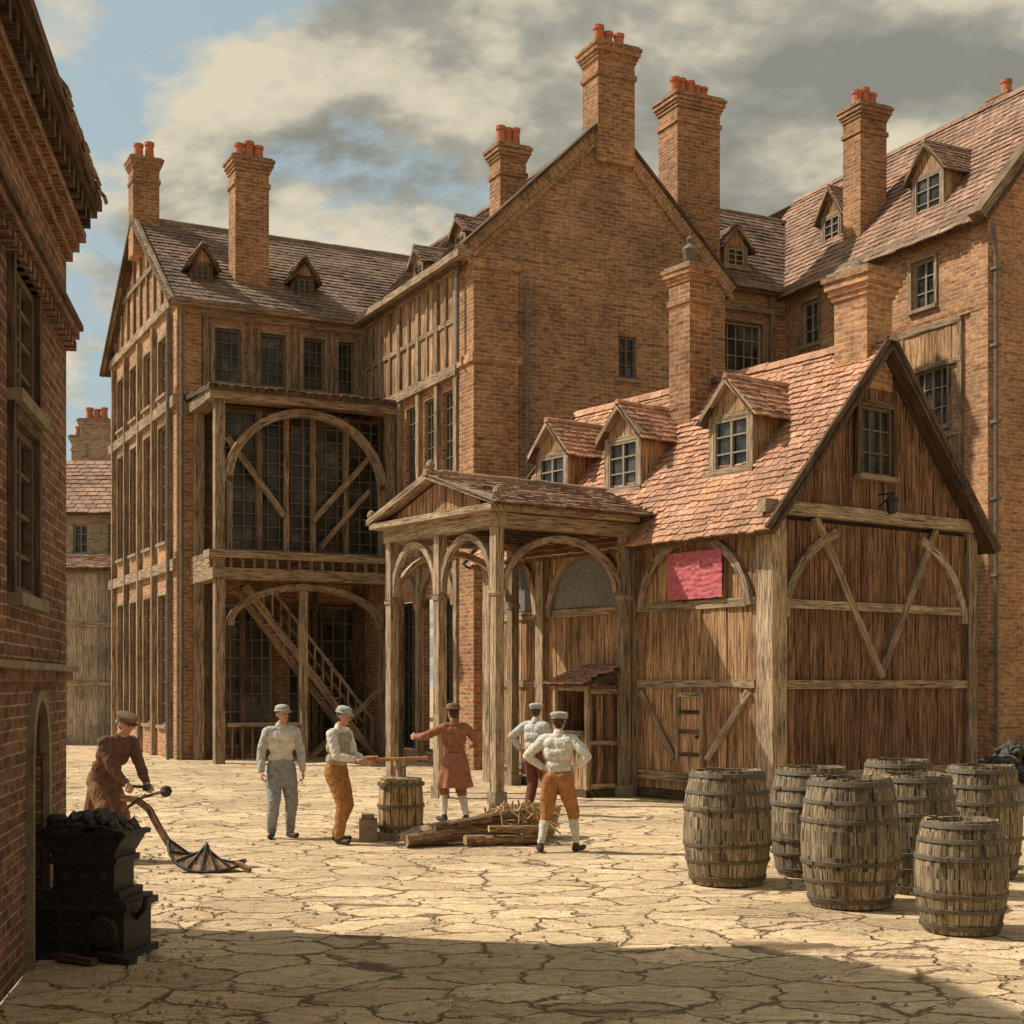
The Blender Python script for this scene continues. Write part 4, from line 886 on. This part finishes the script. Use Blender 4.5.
human('workman',-2.3,18.4,-115,(-.13,.33,1.06),(.14,.36,1.08),(-.12,-.08,-15),(.14,.12,15),lean=6,hpitch=12,top='shirt_white',legs='breeches_orange',low='breeches_orange',cap=('tall','cap_grey'),seed=3,curl=55,hn=(0,0,-1),vest='vest',scale=1.03)
human('workman',-.86,21.1,25,(-.5,.35,1.26),(.36,.25,1.12),(-.13,.1,-10),(.14,-.1,12),lean=4,top='coat_red',legs='breeches_brown',low='stocking',cap=('brim','cap_brown'),skirt=(.52,.23,'coat_red'),hyaw=20,seed=4,curl=35,scale=1.02)
human('workman',.36,22.2,-35,(-.28,.02,1.02),(.3,.16,.9),(-.13,0,-10),(.13,.05,10),top='shirt_grey',legs='trousers_red',low='trousers_red',cap=('flat','cap_grey'),seed=5,lp=(-1,-.4,0),scale=1.02)
human('workman',.57,17.4,-12,(-.19,.03,1.04),(.19,.03,1.04),(-.2,-.1,-20),(.22,.06,25),lean=5,top='shirt_white',legs='breeches_orange',low='stocking',cap=('flat','cap_grey'),seed=6,lp=(-1,-.35,0),rp_=(1,-.35,0),hn=(0,-.3,-1),hyaw=-20,scale=1.0)
human('blacksmith',-4.78,16.5,-125,(-.12,.52,.83),(.14,.50,.86),(-.17,-.12,-15),(.17,.15,15),lean=33,dz=.04,hpitch=10,top='coat_brown',legs='breeches_brown',low='breeches_brown',cap=('flat','cap_brown'),skirt=(.5,.18,'coat_brown'),seed=8,curl=70,scale=1.1,hn=(0,0,-1))
g=Grp('smith_hammer',V(-4.4,16.2,.8)); g['shaft'].tube([V(-4.55,16.1,.93),V(-4.2,16.1,.90)],.018,'timberd'); g['head'].beam3(V(-4.2,16.03,.9),V(-4.2,16.17,.9),.06,.07,'iron'); g.done()
# ------------------------------------------------------------------ light, sky, camera
sdir=Vector((-.975,.22,0)).normalized(); el=math.radians(48); S_=sdir*math.cos(el)+ZU*math.sin(el)
L=bpy.data.lights.new('sun','SUN'); L.energy=5.; L.angle=math.radians(.6); L.color=(1,.91,.77); lo=bpy.data.objects.new('sun',L); scene.collection.objects.link(lo)
lo.rotation_euler=(-S_).to_track_quat('-Z','Y').to_euler(); lo.location=(-20,20,40)
wd=bpy.data.worlds.new('World'); scene.world=wd; wd.use_nodes=True; nt=wd.node_tree; bg=nt.nodes['Background']; bg.inputs[1].default_value=.15
sk=nd(nt,'ShaderNodeTexSky',sky_type='NISHITA'); sk.sun_disc=False; sk.sun_elevation=el; sk.sun_rotation=math.atan2(sdir.x,sdir.y); sk.air_density=1.; sk.dust_density=3.
tc=nd(nt,'ShaderNodeTexCoord'); sp=nd(nt,'ShaderNodeSeparateXYZ'); nt.links.new(tc.outputs['Generated'],sp.inputs[0])
den=mathn(nt,'ADD',mathn(nt,'MAXIMUM',sp.outputs[2],0.),.3)
cx=nd(nt,'ShaderNodeCombineXYZ'); nt.links.new(mathn(nt,'DIVIDE',sp.outputs[0],den),cx.inputs[0]); nt.links.new(mathn(nt,'DIVIDE',sp.outputs[1],den),cx.inputs[1])
cv=mapping(nt,cx.outputs[0],(1.5,1.5,1),(5.1,2.6,0)); cv2=mapping(nt,cx.outputs[0],(1.5,1.5,1),(5.2,2.42,.0))
n1=noisen(nt,cv,1.9,6,.56,.15); n2=noisen(nt,cv2,1.9,5,.58,.15); n3=noisen(nt,cv,9,3,.65,.2)
bias=mathn(nt,'MULTIPLY',sp.outputs[0],.40)
n1b=mathn(nt,'ADD',n1,mathn(nt,'MULTIPLY',mathn(nt,'SUBTRACT',n3,.5),.10))
cov=ramp(nt,mathn(nt,'ADD',n1b,bias),[(.385,0.),(.455,1.)])
dk=mathn(nt,'ADD',mathn(nt,'MULTIPLY',mathn(nt,'SUBTRACT',n2,n1),2.2),mathn(nt,'MULTIPLY',mathn(nt,'ADD',n1b,mathn(nt,'MULTIPLY',sp.outputs[0],.25)),.95))
cc=ramp(nt,dk,[(.30,(4.9,4.35,3.25)),(.42,(4.1,3.75,2.85)),(.53,(2.6,2.5,2.05)),(.68,(1.75,1.75,1.5))])
skc=mixc(nt,'MIX',.75,sk.outputs[0],(2.7,3.35,3.25))
nt.links.new(mixc(nt,'MIX',cov,skc,cc),bg.inputs[0])
cam=bpy.data.cameras.new('camera'); co_=bpy.data.objects.new('camera',cam); scene.collection.objects.link(co_); scene.camera=co_
co_.location=(0,0,2.1); co_.rotation_euler=(math.radians(90),0,0); cam.sensor_width=36; cam.lens=1400/1024*36; cam.shift_y=(683-512)/1024; cam.clip_end=3000
scene.view_settings.view_transform='Standard'; scene.view_settings.look='None'; scene.view_settings.exposure=0
print('polys',sum(len(o.data.polygons) for o in bpy.data.objects if o.type=='MESH'))
